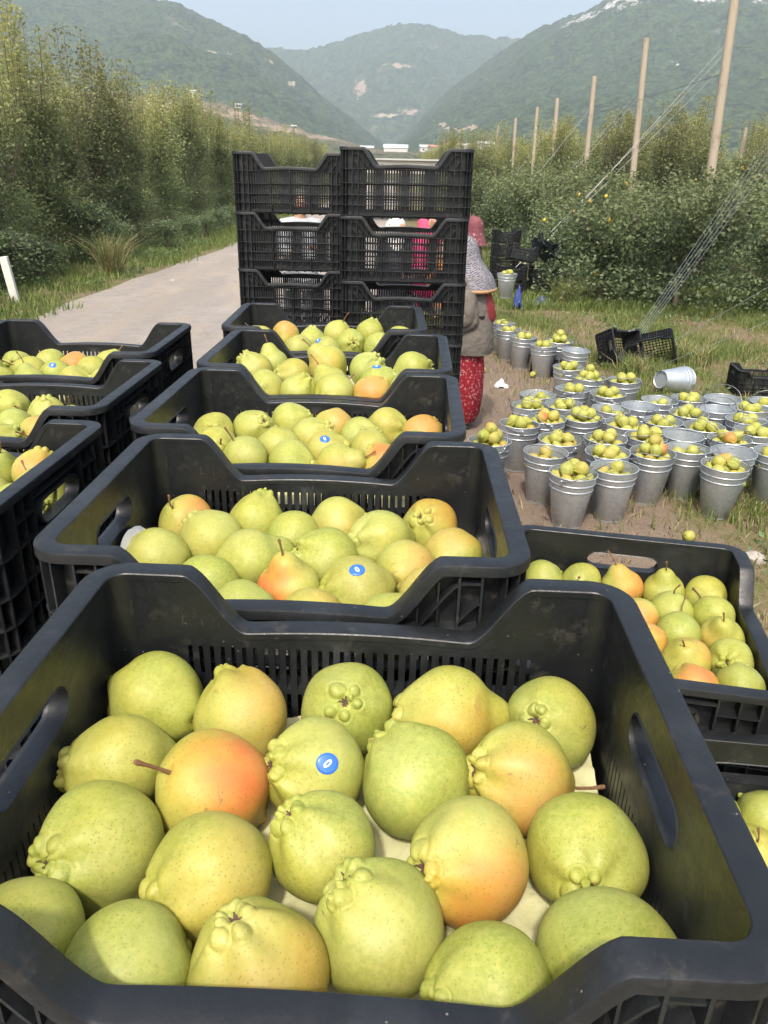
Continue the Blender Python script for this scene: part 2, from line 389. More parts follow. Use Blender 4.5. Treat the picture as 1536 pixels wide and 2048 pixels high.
PEARS = {
'c1': [(-0.2074,0.5726,1.447,0.0456,-0.845,0.535,-0.021,0.05,0),(-0.2131,0.4902,1.447,0.043,-0.905,-0.389,0.173,0.05,0),(-0.1242,0.5527,1.447,0.0442,-0.303,0.79,0.533,0.45,0),(-0.0305,0.5679,1.447,0.0435,0,-0.683,0.73,0,0),(0.0635,0.5614,1.447,0.0465,-0.991,-0.093,0.099,0.35,0),(0.1563,0.5565,1.447,0.0409,-0.512,-0.645,0.567,0.05,0),(-0.1326,0.4667,1.447,0.047,0.591,0.393,-0.704,1,0),(-0.0511,0.4891,1.447,0.0424,-0.802,-0.38,0.462,0.2,1),(0.0319,0.4798,1.447,0.0455,-0.637,0.673,0.375,0,0),(0.1173,0.4853,1.447,0.0444,-0.916,-0.199,0.348,0.55,0),(-0.2001,0.4075,1.447,0.0456,-0.529,-0.752,0.393,0,0),(-0.1149,0.3831,1.447,0.0442,-0.751,-0.657,0.064,0.2,0),(-0.0394,0.4109,1.447,0.0405,-0.595,0.003,0.804,0,0),(0.0668,0.4006,1.447,0.0454,-0.749,-0.521,0.408,0.75,0),(0.1531,0.4098,1.447,0.0439,-0.204,-0.946,0.254,0,0),(-0.2238,0.3317,1.447,0.0385,0.207,0.547,-0.811,0,0),(-0.1522,0.3122,1.447,0.0409,0.619,0.534,-0.576,0,0),(-0.0716,0.3122,1.447,0.044,-0.307,0.15,0.94,0.3,0),(0.004,0.3448,1.447,0.0433,-0.599,0.17,0.783,0.1,0),(0.0707,0.3032,1.447,0.0405,-0.892,-0.36,0.275,0,0),(0.1482,0.3254,1.447,0.0456,-0.159,-0.762,0.628,0,0)],
'c2': [(-0.2756,0.9634,1.45,0.0389,0.303,0.533,-0.79,0.85,0),(-0.2264,0.9043,1.45,0.0418,-0.693,0.463,0.553,0.1,0),(-0.1763,0.9646,1.45,0.041,0.105,0.671,0.734,0,0),(-0.2838,0.8493,1.45,0.0417,-0.973,0.229,0.01,0,0),(-0.12,0.9144,1.45,0.0385,0.302,0.949,-0.092,0,0),(-0.0634,0.9629,1.45,0.0403,0.97,0.241,0.011,0.2,0),(-0.0021,0.9117,1.45,0.0439,-0.9,-0.43,0.076,0.05,0),(0.064,0.959,1.45,0.0416,-0.372,-0.626,0.686,0.6,0),(-0.1649,0.8501,1.45,0.0441,-0.921,-0.33,-0.209,0,0),(-0.0703,0.856,1.45,0.0419,-0.895,-0.16,0.417,0.05,0),(-0.11,0.7839,1.45,0.0385,0.105,0.138,-0.985,1,0),(-0.0291,0.7808,1.45,0.0426,-0.917,-0.383,-0.108,0,1),(0.0293,0.8336,1.45,0.0385,0.302,0.949,-0.092,0.35,0),(0.0902,0.8744,1.45,0.0385,0.505,0.862,-0.052,0.3,0),(-0.2047,0.7825,1.45,0.0385,0.206,0.974,-0.095,0,0),(-0.1547,0.7257,1.45,0.0385,0.389,0.917,-0.089,0,0),(-0.0753,0.7102,1.45,0.0385,0.389,0.917,-0.089,0.2,0),(0.0112,0.7072,1.45,0.0385,0.389,0.917,-0.089,0,0),(0.0559,0.7651,1.45,0.0385,0.389,0.917,-0.089,0.2,0)],
'c3': [(-0.3043,1.2887,1.47,0.0385,0.11,-0.858,0.502,0,0),(-0.2369,1.3177,1.47,0.0385,0.549,-0.568,0.613,0.05,0),(-0.1762,1.3592,1.47,0.0385,0.93,0.036,0.366,0,0),(-0.1803,1.2209,1.47,0.0385,-0.155,0.831,0.534,0.05,0),(-0.2259,1.164,1.47,0.0385,0.458,0.102,-0.883,0,0),(-0.1285,1.2722,1.47,0.0385,0.814,-0.129,0.567,0.2,0),(-0.151,1.1536,1.47,0.0385,0.928,-0.367,-0.063,0,0),(-0.0992,1.2053,1.47,0.0385,0.97,-0.153,0.186,0,1),(-0.0962,1.3379,1.47,0.0385,0.085,0.929,0.359,0.45,0),(-0.0455,1.2855,1.47,0.0385,0.843,-0.439,0.311,0,0),(0.002,1.3423,1.47,0.0385,0.943,-0.33,0.032,0,0),(-0.026,1.2131,1.47,0.0385,-0.22,0.661,0.718,0.1,0),(-0.0728,1.1369,1.47,0.0385,-0.852,0.242,-0.464,0.25,0),(0,1.1445,1.47,0.0385,-0.442,0.662,0.606,0.9,0),(0.0671,1.3085,1.47,0.0385,0.58,0.759,0.296,0.7,0),(-0.2823,1.2108,1.47,0.0385,-0.323,0.791,-0.52,0,0),(0.05,1.2151,1.47,0.0385,-0.56,0.79,-0.248,0,0)],
'c4': [(-0.2929,1.6697,1.492,0.041,-0.586,-0.039,0.809,0,0),(-0.2641,1.7402,1.492,0.0385,0.235,-0.18,-0.955,0,0),(-0.2041,1.6412,1.492,0.0385,-0.873,-0.471,0.129,0,0),(-0.1386,1.7446,1.492,0.0452,0.667,0.033,-0.745,0.3,0),(-0.2456,1.5239,1.492,0.0385,-0.424,-0.904,0.054,0,0),(-0.1196,1.5728,1.492,0.0388,0.532,-0.295,-0.794,0.1,0),(-0.1792,1.4965,1.492,0.0385,0.557,0.048,0.829,0,0),(-0.1047,1.4974,1.492,0.0417,-0.478,-0.846,-0.237,0,0),(-0.044,1.6927,1.492,0.0415,0.539,-0.229,0.81,0,0),(-0.0176,1.5661,1.492,0.0426,0.862,0.088,0.5,0,1),(0.0573,1.702,1.492,0.0429,0.943,0.224,0.245,0,0),(-0.0299,1.4918,1.492,0.0385,0.614,0.548,0.567,0.8,0),(0.0398,1.5148,1.492,0.0385,-0.88,0.285,-0.38,0,0)],
'c5': [(-0.2789,2.1024,1.488,0.0385,0.053,0.917,0.396,0.5,0),(-0.1976,2.0103,1.488,0.0385,-0.025,0.442,0.897,0,0),(-0.1398,2.1323,1.488,0.0402,-0.41,0.175,-0.895,0,0),(-0.0502,2.1489,1.488,0.0407,0.236,0.599,0.765,0,0),(-0.2235,1.9161,1.488,0.0385,-0.94,0.34,-0.026,0.1,0),(-0.1525,1.8975,1.488,0.0385,-0.335,0.899,0.282,0,1),(-0.0955,1.9928,1.488,0.0404,0.216,-0.93,0.296,0,0),(-0.0247,1.9682,1.488,0.0385,-0.298,0.929,0.219,0,0),(-0.3384,2.0276,1.488,0.0385,0.628,-0.144,-0.765,0,0),(0.033,2.0682,1.488,0.0385,-0.024,-0.994,0.108,0,0)],
'l1': [(-0.6132,1.1126,1.46,0.0385,-0.481,0.199,-0.854,0,0),(-0.541,1.1042,1.46,0.0385,0.243,0.489,0.838,0.55,0),(-0.5093,1.038,1.46,0.0385,0.64,-0.65,-0.411,0.1,0),(-0.5729,1.0016,1.46,0.0385,0.216,-0.843,0.493,0,0),(-0.5101,0.9657,1.46,0.0385,0.947,0.32,-0.018,0,0),(-0.6438,1.047,1.46,0.0385,0.913,0.396,0.094,0,0)],
'l2': [(-0.7658,1.4959,1.443,0.0428,-0.599,0.691,-0.405,0,0),(-0.675,1.4608,1.443,0.0385,-0.092,-0.074,0.993,0.1,0),(-0.7048,1.3766,1.443,0.0385,0.687,0.726,-0.007,0,0),(-0.6404,1.3429,1.443,0.0385,0.42,0.767,0.485,0.6,0),(-0.7753,1.397,1.443,0.0385,-0.495,-0.301,-0.815,0,0),(-0.5974,1.2838,1.443,0.0385,0.638,0.501,-0.584,0,0),(-0.6079,1.4088,1.443,0.0385,-0.156,0.244,-0.957,0,0),(-0.6866,1.2858,1.443,0.0385,0.755,0.356,0.55,0,0)],
'l3': [(-0.91,1.8566,1.444,0.0402,0.11,-0.858,0.502,0,0),(-0.8454,1.8947,1.444,0.0385,-0.633,0.77,0.084,0,0),(-0.856,1.8046,1.444,0.0385,0.827,0.308,-0.471,0,0),(-0.7857,1.7831,1.444,0.0385,0.928,-0.314,-0.199,0,1),(-0.7732,1.8674,1.444,0.0385,-0.959,0.242,0.145,0.85,0),(-0.7138,1.8247,1.444,0.0385,-0.77,0.618,-0.159,0.1,0),(-0.6944,1.8958,1.444,0.0385,-0.484,-0.276,-0.831,0.1,0),(-0.8185,1.7094,1.444,0.0385,0.239,-0.247,-0.939,0,0),(-0.7198,1.7186,1.444,0.0385,0.988,-0.056,0.145,0.1,0),(-0.6466,1.725,1.444,0.0385,-0.647,0.758,0.081,0,0),(-0.949,1.7934,1.444,0.0387,-0.893,-0.381,0.241,0,0),(-0.628,1.7981,1.444,0.0385,0.363,-0.912,-0.191,0,0),(-0.8918,1.7087,1.444,0.0385,-0.358,0.77,-0.529,0,0)],
'r1': [(0.3924,1.3241,1.168,0.0398,0.302,0.704,-0.643,0.1,0),(0.3186,1.3349,1.168,0.0385,0.919,0.394,0.02,0,0),(0.4684,1.3077,1.168,0.0414,0.309,-0.189,-0.932,0.75,0),(0.5452,1.2933,1.168,0.0409,0.105,0.138,-0.985,0,0),(0.621,1.2791,1.168,0.0404,-0.1,0.909,-0.405,0,0),(0.535,1.2193,1.168,0.0401,0,-0.06,-0.998,0,0),(0.6082,1.2079,1.168,0.0394,0.229,-0.909,-0.349,0,0),(0.4657,1.1934,1.168,0.0385,0.742,-0.065,-0.667,0.85,0),(0.5219,1.1436,1.168,0.0413,-0.212,-0.582,-0.785,0,0),(0.5951,1.1361,1.168,0.0385,0.229,0.349,-0.909,0.25,0),(0.4523,1.1132,1.168,0.0386,-0.527,-0.727,0.439,0.6,0),(0.5078,1.0629,1.168,0.0411,0.333,0.338,-0.88,0.5,0),(0.5812,1.0644,1.168,0.0385,-0.527,-0.727,0.439,0,0),(0.4938,0.9871,1.168,0.0396,-0.174,0.952,0.251,0.85,0),(0.5672,0.9924,1.168,0.0385,0.34,0.867,0.364,0,0),(0.3929,1.1952,1.168,0.0385,0.603,0.789,-0.114,0,0)],
'r2': [(0.5332,0.787,1.1,0.0391,-0.418,0.908,0.015,0,0),(0.4601,0.7953,1.1,0.0385,-0.178,0.569,0.803,0,0),(0.5615,0.7206,1.1,0.0385,0.085,-0.955,-0.284,0.1,0),(0.4888,0.7283,1.1,0.0385,0.167,0.289,-0.943,0.1,0),(0.608,0.7782,1.1,0.04,0.423,0.383,-0.821,0,0),(0.475,0.49,1.1,0.043,0.3,0.5,-0.8,0,0),(0.585,0.46,1.1,0.044,-0.6,0.5,-0.5,0.1,0),(0.48,0.4,1.1,0.043,0.6,-0.5,-0.4,0,0),(0.575,0.375,1.1,0.043,0.2,0.5,-0.6,0,0)],
}
BUCKETS = [(1.09,4.149,1),(1.366,4.249,0.5),(1.68,4.541,1.2),(1.938,4.629,0.5),(2.049,4.334,1),(0.996,4.508,0.4),(1.402,4.535,0.7),(1.455,4.803,0.8),(1.128,4.761,0.9),(0.92,5.074,0.8),(0.671,4.69,1.2),(1.145,5.227,0.9),(1.419,5.287,1.1),(1.661,5.138,0.9),(1.723,4.846,1),(1.993,4.916,0.3),(2.205,4.582,0.3),(2.291,4.84,0.8),(2.22,5.116,0.7),(1.965,5.211,0.6),(2.532,5.034,0.7),(2.593,5.299,0.6),(2.745,5.594,0.6),(2.226,5.441,0.8),(2.477,5.545,0),(2.649,5.863,0.15),(2.378,5.846,0.6),(2.116,5.774,0.4),(1.913,5.593,0),(1.653,5.495,0.5),(1.343,5.607,0.6),(1.079,5.541,0.8),(1.194,5.862,0.5),(1.503,6.055,0.6),(1.772,5.955,0.8),(1.727,6.436,1.2),(2.027,6.394,0.9),(1.636,6.832,0.8),(1.853,7.576,0),(1.787,8.011,1.2),(1.594,7.788,0.7),(1.433,8.183,0.7),(1.347,8.598,0.6),(1.334,8.998,0.6),(1.666,11.217,0),(2.477,4.584,0.6),(2.956,5.802,0.4)]

def mat_paper(c1_=(0.50, 0.49, 0.25), c2_=(0.60, 0.59, 0.36)):
    t = NT('liner_paper'); co = t.coord()
    n = t.noise(co, 14, 4, 0.55, 0.8); n2 = t.noise(co, 60, 3)
    col = t.mix(n2, c1_, c2_)
    t.bsdf(col, 0.55, 0, t.bump(t.math('ADD', n, t.math('MULTIPLY', n2, 0.1)), 0.7, 0.01), 0.4)
    return t.m
def mat_wood():
    t = NT('peeled_pole_wood'); co = t.coord()
    mp = t.n('ShaderNodeMapping'); t.l(co, mp.inputs[0]); mp.inputs['Scale'].default_value = (1, 1, 0.06)
    g = t.noise(mp.outputs[0], 45, 5, 0.6); k = t.noise(co, 3.0, 4, 0.6)
    col = t.mix(g, (0.26, 0.215, 0.155), (0.45, 0.39, 0.30))
    col = t.mix(t.maprange(k, 0.56, 0.70, 0, 0.7), col, (0.17, 0.12, 0.08))
    t.bsdf(col, 0.8, 0, t.bump(g, 0.4, 0.01))
    return t.m
M['paper'] = mat_paper(); M['paper_white'] = mat_paper((.66, .66, .64), (.76, .76, .74)); M['wood'] = mat_wood()
M['white_paint'] = mat_simple('whitewashed_concrete', (0.62, 0.61, 0.56), 0.8, var=0.25, scale=12, bump=0.3)
M['stone'] = mat_simple('pale_stone', (0.34, 0.31, 0.27), 0.9, var=0.3, scale=20, bump=0.6, bscale=80)
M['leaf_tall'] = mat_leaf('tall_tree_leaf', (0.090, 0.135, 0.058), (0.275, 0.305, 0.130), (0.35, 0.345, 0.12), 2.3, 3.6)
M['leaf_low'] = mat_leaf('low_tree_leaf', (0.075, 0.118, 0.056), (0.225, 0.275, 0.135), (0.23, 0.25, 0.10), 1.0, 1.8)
M['grass'] = mat_leaf('grass_blade', (0.070, 0.112, 0.024), (0.205, 0.245, 0.075), None, trans=0.3)
M['dry_grass'] = mat_leaf('dry_grass_blade', (0.20, 0.16, 0.07), (0.40, 0.33, 0.18), None, trans=0.2)
M['weed'] = mat_leaf('weed_leaf', (0.055, 0.105, 0.045), (0.12, 0.19, 0.075), None, trans=0.25)
M['yellow_fruit'] = mat_simple('yellow_fruit', (0.62, 0.42, 0.05), 0.45, var=0.3, scale=3)

# ---------------------------------------------------------------- terrain
def az_pt(az, d, z): return (d * math.sin(R(az)), d * math.cos(R(az)), z)

def fbm(X, Y, octs=5, f0=1.0, seed=0):
    """vectorised value noise"""
    rg = np.random.default_rng(seed); tab = rg.random((256, 256))
    out = np.zeros_like(X, dtype=float); amp = 1.0; tot = 0; f = f0
    for _ in range(octs):
        x = X * f; y = Y * f; xi = np.floor(x).astype(int); yi = np.floor(y).astype(int)
        u = x - xi; v = y - yi; u = u*u*(3-2*u); v = v*v*(3-2*v)
        a = tab[xi % 256, yi % 256]; b = tab[(xi+1) % 256, yi % 256]; c = tab[xi % 256, (yi+1) % 256]; d = tab[(xi+1) % 256, (yi+1) % 256]
        out += amp * (a*(1-u)*(1-v) + b*u*(1-v) + c*(1-u)*v + d*u*v); tot += amp; amp *= 0.5; f *= 2.03
    return out / tot

def mat_hill(name, spots, bare_c, forest=((0.008, 0.020, 0.012), (0.044, 0.070, 0.028)), cell=0.19, noise_bare=(0.66, 0.72)):
    t = NT(name); co = t.coord()
    v = t.voro(co, cell); n = t.noise(co, 0.012, 6, 0.6); n2 = t.noise(co, 0.06, 5, 0.65)
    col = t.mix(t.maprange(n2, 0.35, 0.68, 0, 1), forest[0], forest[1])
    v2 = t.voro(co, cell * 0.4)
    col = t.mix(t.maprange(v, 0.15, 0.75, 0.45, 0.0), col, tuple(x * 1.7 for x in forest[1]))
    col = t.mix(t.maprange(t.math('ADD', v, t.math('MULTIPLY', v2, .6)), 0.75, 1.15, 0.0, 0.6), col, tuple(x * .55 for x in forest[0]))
    patch = t.maprange(n, noise_bare[0], noise_bare[1], 0, 0.5)
    col = t.mix(patch, col, tuple(x * 0.6 for x in bare_c))
    for (x, y, z, rx, ry, rz, c) in spots:
        sb = t.n('ShaderNodeVectorMath'); sb.operation = 'SUBTRACT'; t.l(co, sb.inputs[0]); sb.inputs[1].default_value = (x, y, z)
        dv = t.n('ShaderNodeVectorMath'); dv.operation = 'DIVIDE'; t.l(sb.outputs[0], dv.inputs[0]); dv.inputs[1].default_value = (rx, ry, rz)
        ln = t.n('ShaderNodeVectorMath'); ln.operation = 'LENGTH'; t.l(dv.outputs[0], ln.inputs[0])
        m = t.maprange(t.math('ADD', ln.outputs['Value'], t.math('ADD', t.math('MULTIPLY', t.math('SUBTRACT', n2, 0.5), 4.5), t.math('MULTIPLY', t.math('SUBTRACT', t.noise(co, 0.22, 4, 0.7), 0.5), 3.0))), 0.55, 0.85, 1, 0)
        rc = t.mix(t.noise(co, 0.25, 4, 0.7), tuple(q * 0.65 for q in c), c)
        col = t.mix(t.math('MULTIPLY', m, 0.92), col, rc)
    t.bsdf(col, 0.95, 0, t.bump(t.math('ADD', v, t.math('MULTIPLY', n2, 3.0)), 0.6, 2.0), 0.1)
    return t.m

def ridge(name, pts, d0, dr, db, shape, mat, naz, nd, seed, rough=1.0, base=0.0, gully=0.12):
    az = np.linspace(pts[0][0], pts[-1][0], naz)
    el = np.interp(az, [p[0] for p in pts], [p[1] for p in pts])
    el = np.convolve(np.pad(el, 4, 'edge'), np.ones(9) / 9, 'valid')
    zr = 1.9 + dr * np.tan(np.radians(el)) - base
    t = np.concatenate([np.linspace(0, 1, nd), np.linspace(1.03, 1.6, 14)])
    T, A = np.meshgrid(t, np.radians(az), indexing='ij')
    Dd = np.where(T <= 1, d0 + (dr - d0) * T, dr + (db - dr) * (T - 1) / 0.6)
    Z = np.where(T <= 1, np.power(np.clip(T, 0, 1), shape), 1 - (T - 1) * 0.8) * zr[None, :]
    X = Dd * np.sin(A); Y = Dd * np.cos(A)
    g = fbm(X, Y, 4, 1 / 240, seed)
    gg = (np.abs(g - 0.5) * 2 - 0.35) * gully * 1.35
    Z = Z + gg * zr[None, :] * np.clip(T * (1.02 - T) * 4, 0, 1)
    Z = Z + (fbm(X, Y, 3, 1 / 9.0, seed + 1) - 0.5) * 8.0 * rough * np.clip(T * 4, 0, 1)
    Z = Z + base
    nA = naz; nT = len(t)
    i = np.arange(nT - 1)[:, None] * nA + np.arange(nA - 1)[None, :]
    F = np.stack([i, i + 1, i + nA + 1, i + nA], -1).reshape(-1, 4)
    V = np.stack([X, Y, Z], -1).reshape(-1, 3)
    me = np_mesh(name, V, F, mat, smooth=True)
    o = link(name, me); tag(o, kind='structure')
    return o

def sp(az, el, d, rx, ry, rz, c):   # a bare spot on a hillside, placed by bearing, elevation and distance
    return (d * math.sin(R(az)), d * math.cos(R(az)), 1.9 + d * math.tan(R(el)), rx, ry, rz, c)
clay = (0.36, 0.27, 0.21); lime = (0.46, 0.45, 0.44); tanc = (0.42, 0.36, 0.26)
hill_far = mat_hill('far_hill_forest', [sp(0.3, 6.2, 1900, 26, 300, 6, clay), sp(-2.2, 5.2, 1750, 13, 300, 22, clay), sp(-0.6, 3.6, 1600, 20, 300, 4, tanc), sp(1.1, 3.9, 1600, 18, 300, 7, clay)], clay, cell=0.12)
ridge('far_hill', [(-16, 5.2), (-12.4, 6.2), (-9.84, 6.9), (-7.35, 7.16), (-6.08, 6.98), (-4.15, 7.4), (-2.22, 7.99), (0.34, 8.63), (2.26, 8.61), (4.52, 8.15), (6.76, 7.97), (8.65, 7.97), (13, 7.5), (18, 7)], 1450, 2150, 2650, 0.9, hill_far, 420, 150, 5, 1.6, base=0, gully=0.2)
hill_left = mat_hill('left_hill_forest', [sp(-13.0, 6.6, 1150, 46, 300, 1.6, tanc), sp(-7.4, 5.9, 1250, 5, 200, 5, tanc), sp(-6.3, 4.9, 1200, 3, 200, 5, tanc)], tanc)
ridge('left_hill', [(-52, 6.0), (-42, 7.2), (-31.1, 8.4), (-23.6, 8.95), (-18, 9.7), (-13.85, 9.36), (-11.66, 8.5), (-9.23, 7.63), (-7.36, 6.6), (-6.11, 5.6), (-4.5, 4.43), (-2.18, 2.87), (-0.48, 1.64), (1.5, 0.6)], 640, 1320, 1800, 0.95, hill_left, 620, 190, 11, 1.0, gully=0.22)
hill_right = mat_hill('right_hill_forest', [sp(12.6, 9.0, 1330, 26, 200, 16, lime), sp(11.2, 8.5, 1320, 10, 200, 7, lime), sp(18.4, 9.4, 1330, 18, 200, 16, lime), sp(17.2, 8.9, 1320, 16, 200, 8, lime), sp(19.8, 8.7, 1320, 9, 200, 6, lime), sp(4.6, 2.5, 900, 12, 200, 5, clay), sp(3.6, 3.1, 900, 5, 200, 6, clay), sp(16, 6, 1100, 5, 100, 4, lime)], lime)
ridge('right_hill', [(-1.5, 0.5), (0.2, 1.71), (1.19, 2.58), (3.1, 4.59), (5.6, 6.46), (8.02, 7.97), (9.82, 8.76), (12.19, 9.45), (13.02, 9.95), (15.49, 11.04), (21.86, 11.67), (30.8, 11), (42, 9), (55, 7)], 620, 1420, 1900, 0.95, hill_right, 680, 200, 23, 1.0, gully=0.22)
foot_mat = mat_hill('foothill_scrub', [sp(-7.5, 2.5, 520, 26, 60, 3.5, clay), sp(-5.2, 2.1, 520, 12, 60, 2.5, clay), sp(-10.5, 3.2, 520, 18, 60, 4, clay), sp(-17, 3.4, 520, 34, 60, 7, clay), sp(-22, 3.4, 520, 24, 60, 6, clay)], clay,
                    forest=((0.035, 0.045, 0.022), (0.090, 0.095, 0.045)), cell=0.3, noise_bare=(0.48, 0.62))
FOOT = [(-52, 2.5), (-30, 3.3), (-20, 4.2), (-13, 4.2), (-10, 3.6), (-7, 2.7), (-4, 1.95), (-1.5, 1.5), (3, 1.25), (8, 1.15), (20, 1.0), (52, 0.9)]
ridge('foothill', FOOT, 210, 560, 640, 1.3, foot_mat, 520, 60, 31, 0.5, gully=0.10)

gm = MB(); n = 96
rings = [0.0, 2, 6, 14, 30, 70, 160, 400, 1000, 2600]
for i, r_ in enumerate(rings):
    for k in range(n):
        a = 2 * math.pi * k / n
        gm.v.append((r_ * math.cos(a), r_ * math.sin(a), 0.0))
for i in range(len(rings) - 1):
    for k in range(n):
        k2 = (k + 1) % n
        q = (i*n+k, (i+1)*n+k, (i+1)*n+k2, i*n+k2)
        gm.f.append(q if i else (q[0], q[1], q[2])); gm.m.append(0)
tag(link('ground', gm.mesh('ground', M['ground'])), kind='structure')

# road: a ribbon with an uneven left edge, running away beside the stacks
rb = MB(); ys = np.linspace(-6, 190, 200)
nl = fbm(np.array(ys), ys * 0 + 3.3, 4, 0.45, 77); nr = fbm(np.array(ys), ys * 0 + 9.3, 4, 0.4, 78)
for i, y in enumerate(ys):
    xl = -4.75 + (nl[i] - 0.5) * 1.0 + (0.45 * max(0, (y - 12) / 12) if y < 24 else 0.45)
    xr = 0.35 + (nr[i] - 0.5) * 0.9
    for s in range(9):
        u = s / 8
        rb.v.append((xl + (xr - xl) * u, y, 0.004 + 0.03 * math.sin(math.pi * u)))
for i in range(len(ys) - 1):
    for s in range(8):
        rb.f.append((i*9+s, i*9+s+1, (i+1)*9+s+1, (i+1)*9+s)); rb.m.append(0)
tag(link('road', rb.mesh('road', M['road'], smooth=180)), kind='structure')

# ---------------------------------------------------------------- far village and sheds
def house(name, az, d, z, w, dp, h, wall, roof, label, cat='house', rz=0.0, pitch=0.35, windows=True):
    x, y, _ = az_pt(az, d, 0)
    t = empty(name, (x, y, z), rz, label, cat, 'buildings of the far village')
    b = MB(); b.box(-w/2, w/2, -dp/2, dp/2, 0, h); link('wall', b.mesh('wall', wall), t)
    r_ = MB(); e = 0.4
    rh = dp * 0.5 * pitch
    r_.add([(-w/2-e,-dp/2-e,h+.01),(w/2+e,-dp/2-e,h+.01),(w/2+e,dp/2+e,h+.01),(-w/2-e,dp/2+e,h+.01),(-w/2-e,0,h+rh+.2),(w/2+e,0,h+rh+.2)],
           [(0,1,5,4),(2,3,4,5),(0,4,3),(1,2,5),(0,3,2,1)])
    link('roof', r_.mesh('roof', roof), t)
    if windows:
        wb = MB(); wb.box(-.6, .6, -.05, .05, -.6, .6); wm = wb.mesh('window', M['win'])
        nw = max(2, int(w // 3.5))
        for k in range(nw):
            link('window', wm, t, (-w/2 + (k + .5) * w / nw, -dp/2 - .02, h * .55))
    return t
M['win'] = mat_simple('dark_window', (0.05, 0.06, 0.07), 0.2, var=0.1)
wwall = mat_simple('white_render', (0.52, 0.51, 0.48), 0.8, var=0.1, scale=1)
rroof = mat_simple('red_tile_roof', (0.42, 0.17, 0.11), 0.8, var=0.25, scale=2)
wroof = mat_simple('white_sheet_roof', (0.50, 0.52, 0.54), 0.5, var=0.08, scale=1)
groof = mat_simple('grey_sheet_roof', (0.42, 0.42, 0.40), 0.6, var=0.15, scale=1)
def vz(el, d): return 1.9 + d * math.tan(R(el))
house('shed', 0.25, 540, vz(1.28, 540), 15, 12, 2.2, wwall, wroof, 'large white low roofed shed in the valley, just above the crate stacks', 'shed', 0, 0.35, False)
house('shed', -1.7, 545, vz(1.32, 545), 8, 8, 1.6, wwall, wroof, 'small white shed at the valley bottom, left of the large shed', 'shed', 0.1, 0.3, False)
house('house', 3.0, 560, vz(1.15, 560), 9, 8, 4.5, wwall, rroof, 'white house with red roof right of the large white shed', rz=0.2)
house('house', 4.1, 585, vz(1.3, 585), 8, 8, 5, wwall, rroof, 'red roofed house in the middle of the far village', rz=-0.2)
house('house', 2.3, 590, vz(1.28, 590), 9, 8, 3.5, wwall, groof, 'grey roofed house beside the large white shed', rz=0.1)
house('house', 5.0, 570, vz(1.4, 570), 10, 7, 3.6, wwall, wroof, 'white flat looking house at the right end of the village', rz=0.0)
house('house', 6.3, 600, vz(1.5, 600), 11, 8, 4, wwall, wroof, 'white house above the bushes left of the first pole', rz=0.15)
house('house', -13.05, 470, vz(4.12, 470), 4.2, 3.6, 3.2, mat_simple('pale_green_render', (0.56, 0.62, 0.50), 0.8, var=0.1), groof, 'lone pale green house on the left hillside', rz=0.25)
house('house', -10.2, 520, vz(3.66, 520), 3.2, 3, 1.8, wwall, wroof, 'tiny white house on the left slope behind the trees', rz=0.3)
house('house', -6.6, 520, vz(2.5, 520), 2.6, 2.6, 1.8, wwall, wroof, 'white hut on the clay slope above the orchard', rz=0.3)

# open framed shelter beside the track beyond the pickers
t = empty('shelter', (0.15, 34, 0), 0.03, 'low open shelter with pale roof beams beyond the crate stacks', 'shelter')
pale = mat_simple('weathered_pale_beam', (0.44, 0.42, 0.37), 0.8, var=0.25, scale=3)
for (x, y) in ((-1.6, 0), (1.6, 0), (-1.6, 3.2), (1.6, 3.2)):
    b = MB(); b.box(x-.06, x+.06, y-.06, y+.06, 0, 2.25); link('post', b.mesh('post', pale), t)
for k, z in enumerate((2.28, 1.95)):
    b = MB(); b.box(-1.75, 1.75, -.10, -.06 - .001, z - .08, z + .06); link('beam', b.mesh('beam', pale), t)
b = MB(); b.box(-1.8, 1.8, -.2, 3.4, 2.36, 2.42); link('roof', b.mesh('roof', groof), t)
b = MB(); b.tube([(1.1, -.12, 1.8), (1.7, 1.0, 2.3)], 0.04); link('brace', b.mesh('brace', pale), t)

# ---------------------------------------------------------------- trees
def leaf_cloud(name, P, N_size, mat, rg, up=0.35):
    """P: leaf centres. Every leaf is a folded diamond of two triangles."""
    n = len(P)
    d = rg.normal(size=(n, 3)); d[:, 2] = d[:, 2] * 0.6 - 0.15; d /= np.linalg.norm(d, axis=1)[:, None]
    nn = rg.normal(size=(n, 3)); nn[:, 2] = np.abs(nn[:, 2]) + up
    s = np.cross(d, nn); s /= np.linalg.norm(s, axis=1)[:, None]
    L = (N_size * rg.uniform(0.65, 1.25, n))[:, None]; Wd = L * 0.30
    nn = np.cross(s, d)
    a = P; b = P + d * L * 0.5 + s * Wd + nn * L * 0.06; c = P + d * L; e = P + d * L * 0.5 - s * Wd + nn * L * 0.06
    V = np.stack([a, b, c, e], 1).reshape(-1, 3)
    F = (np.arange(n) * 4)[:, None] + np.array([0, 1, 2, 3])[None, :]
    return np_mesh(name, V, F, mat)

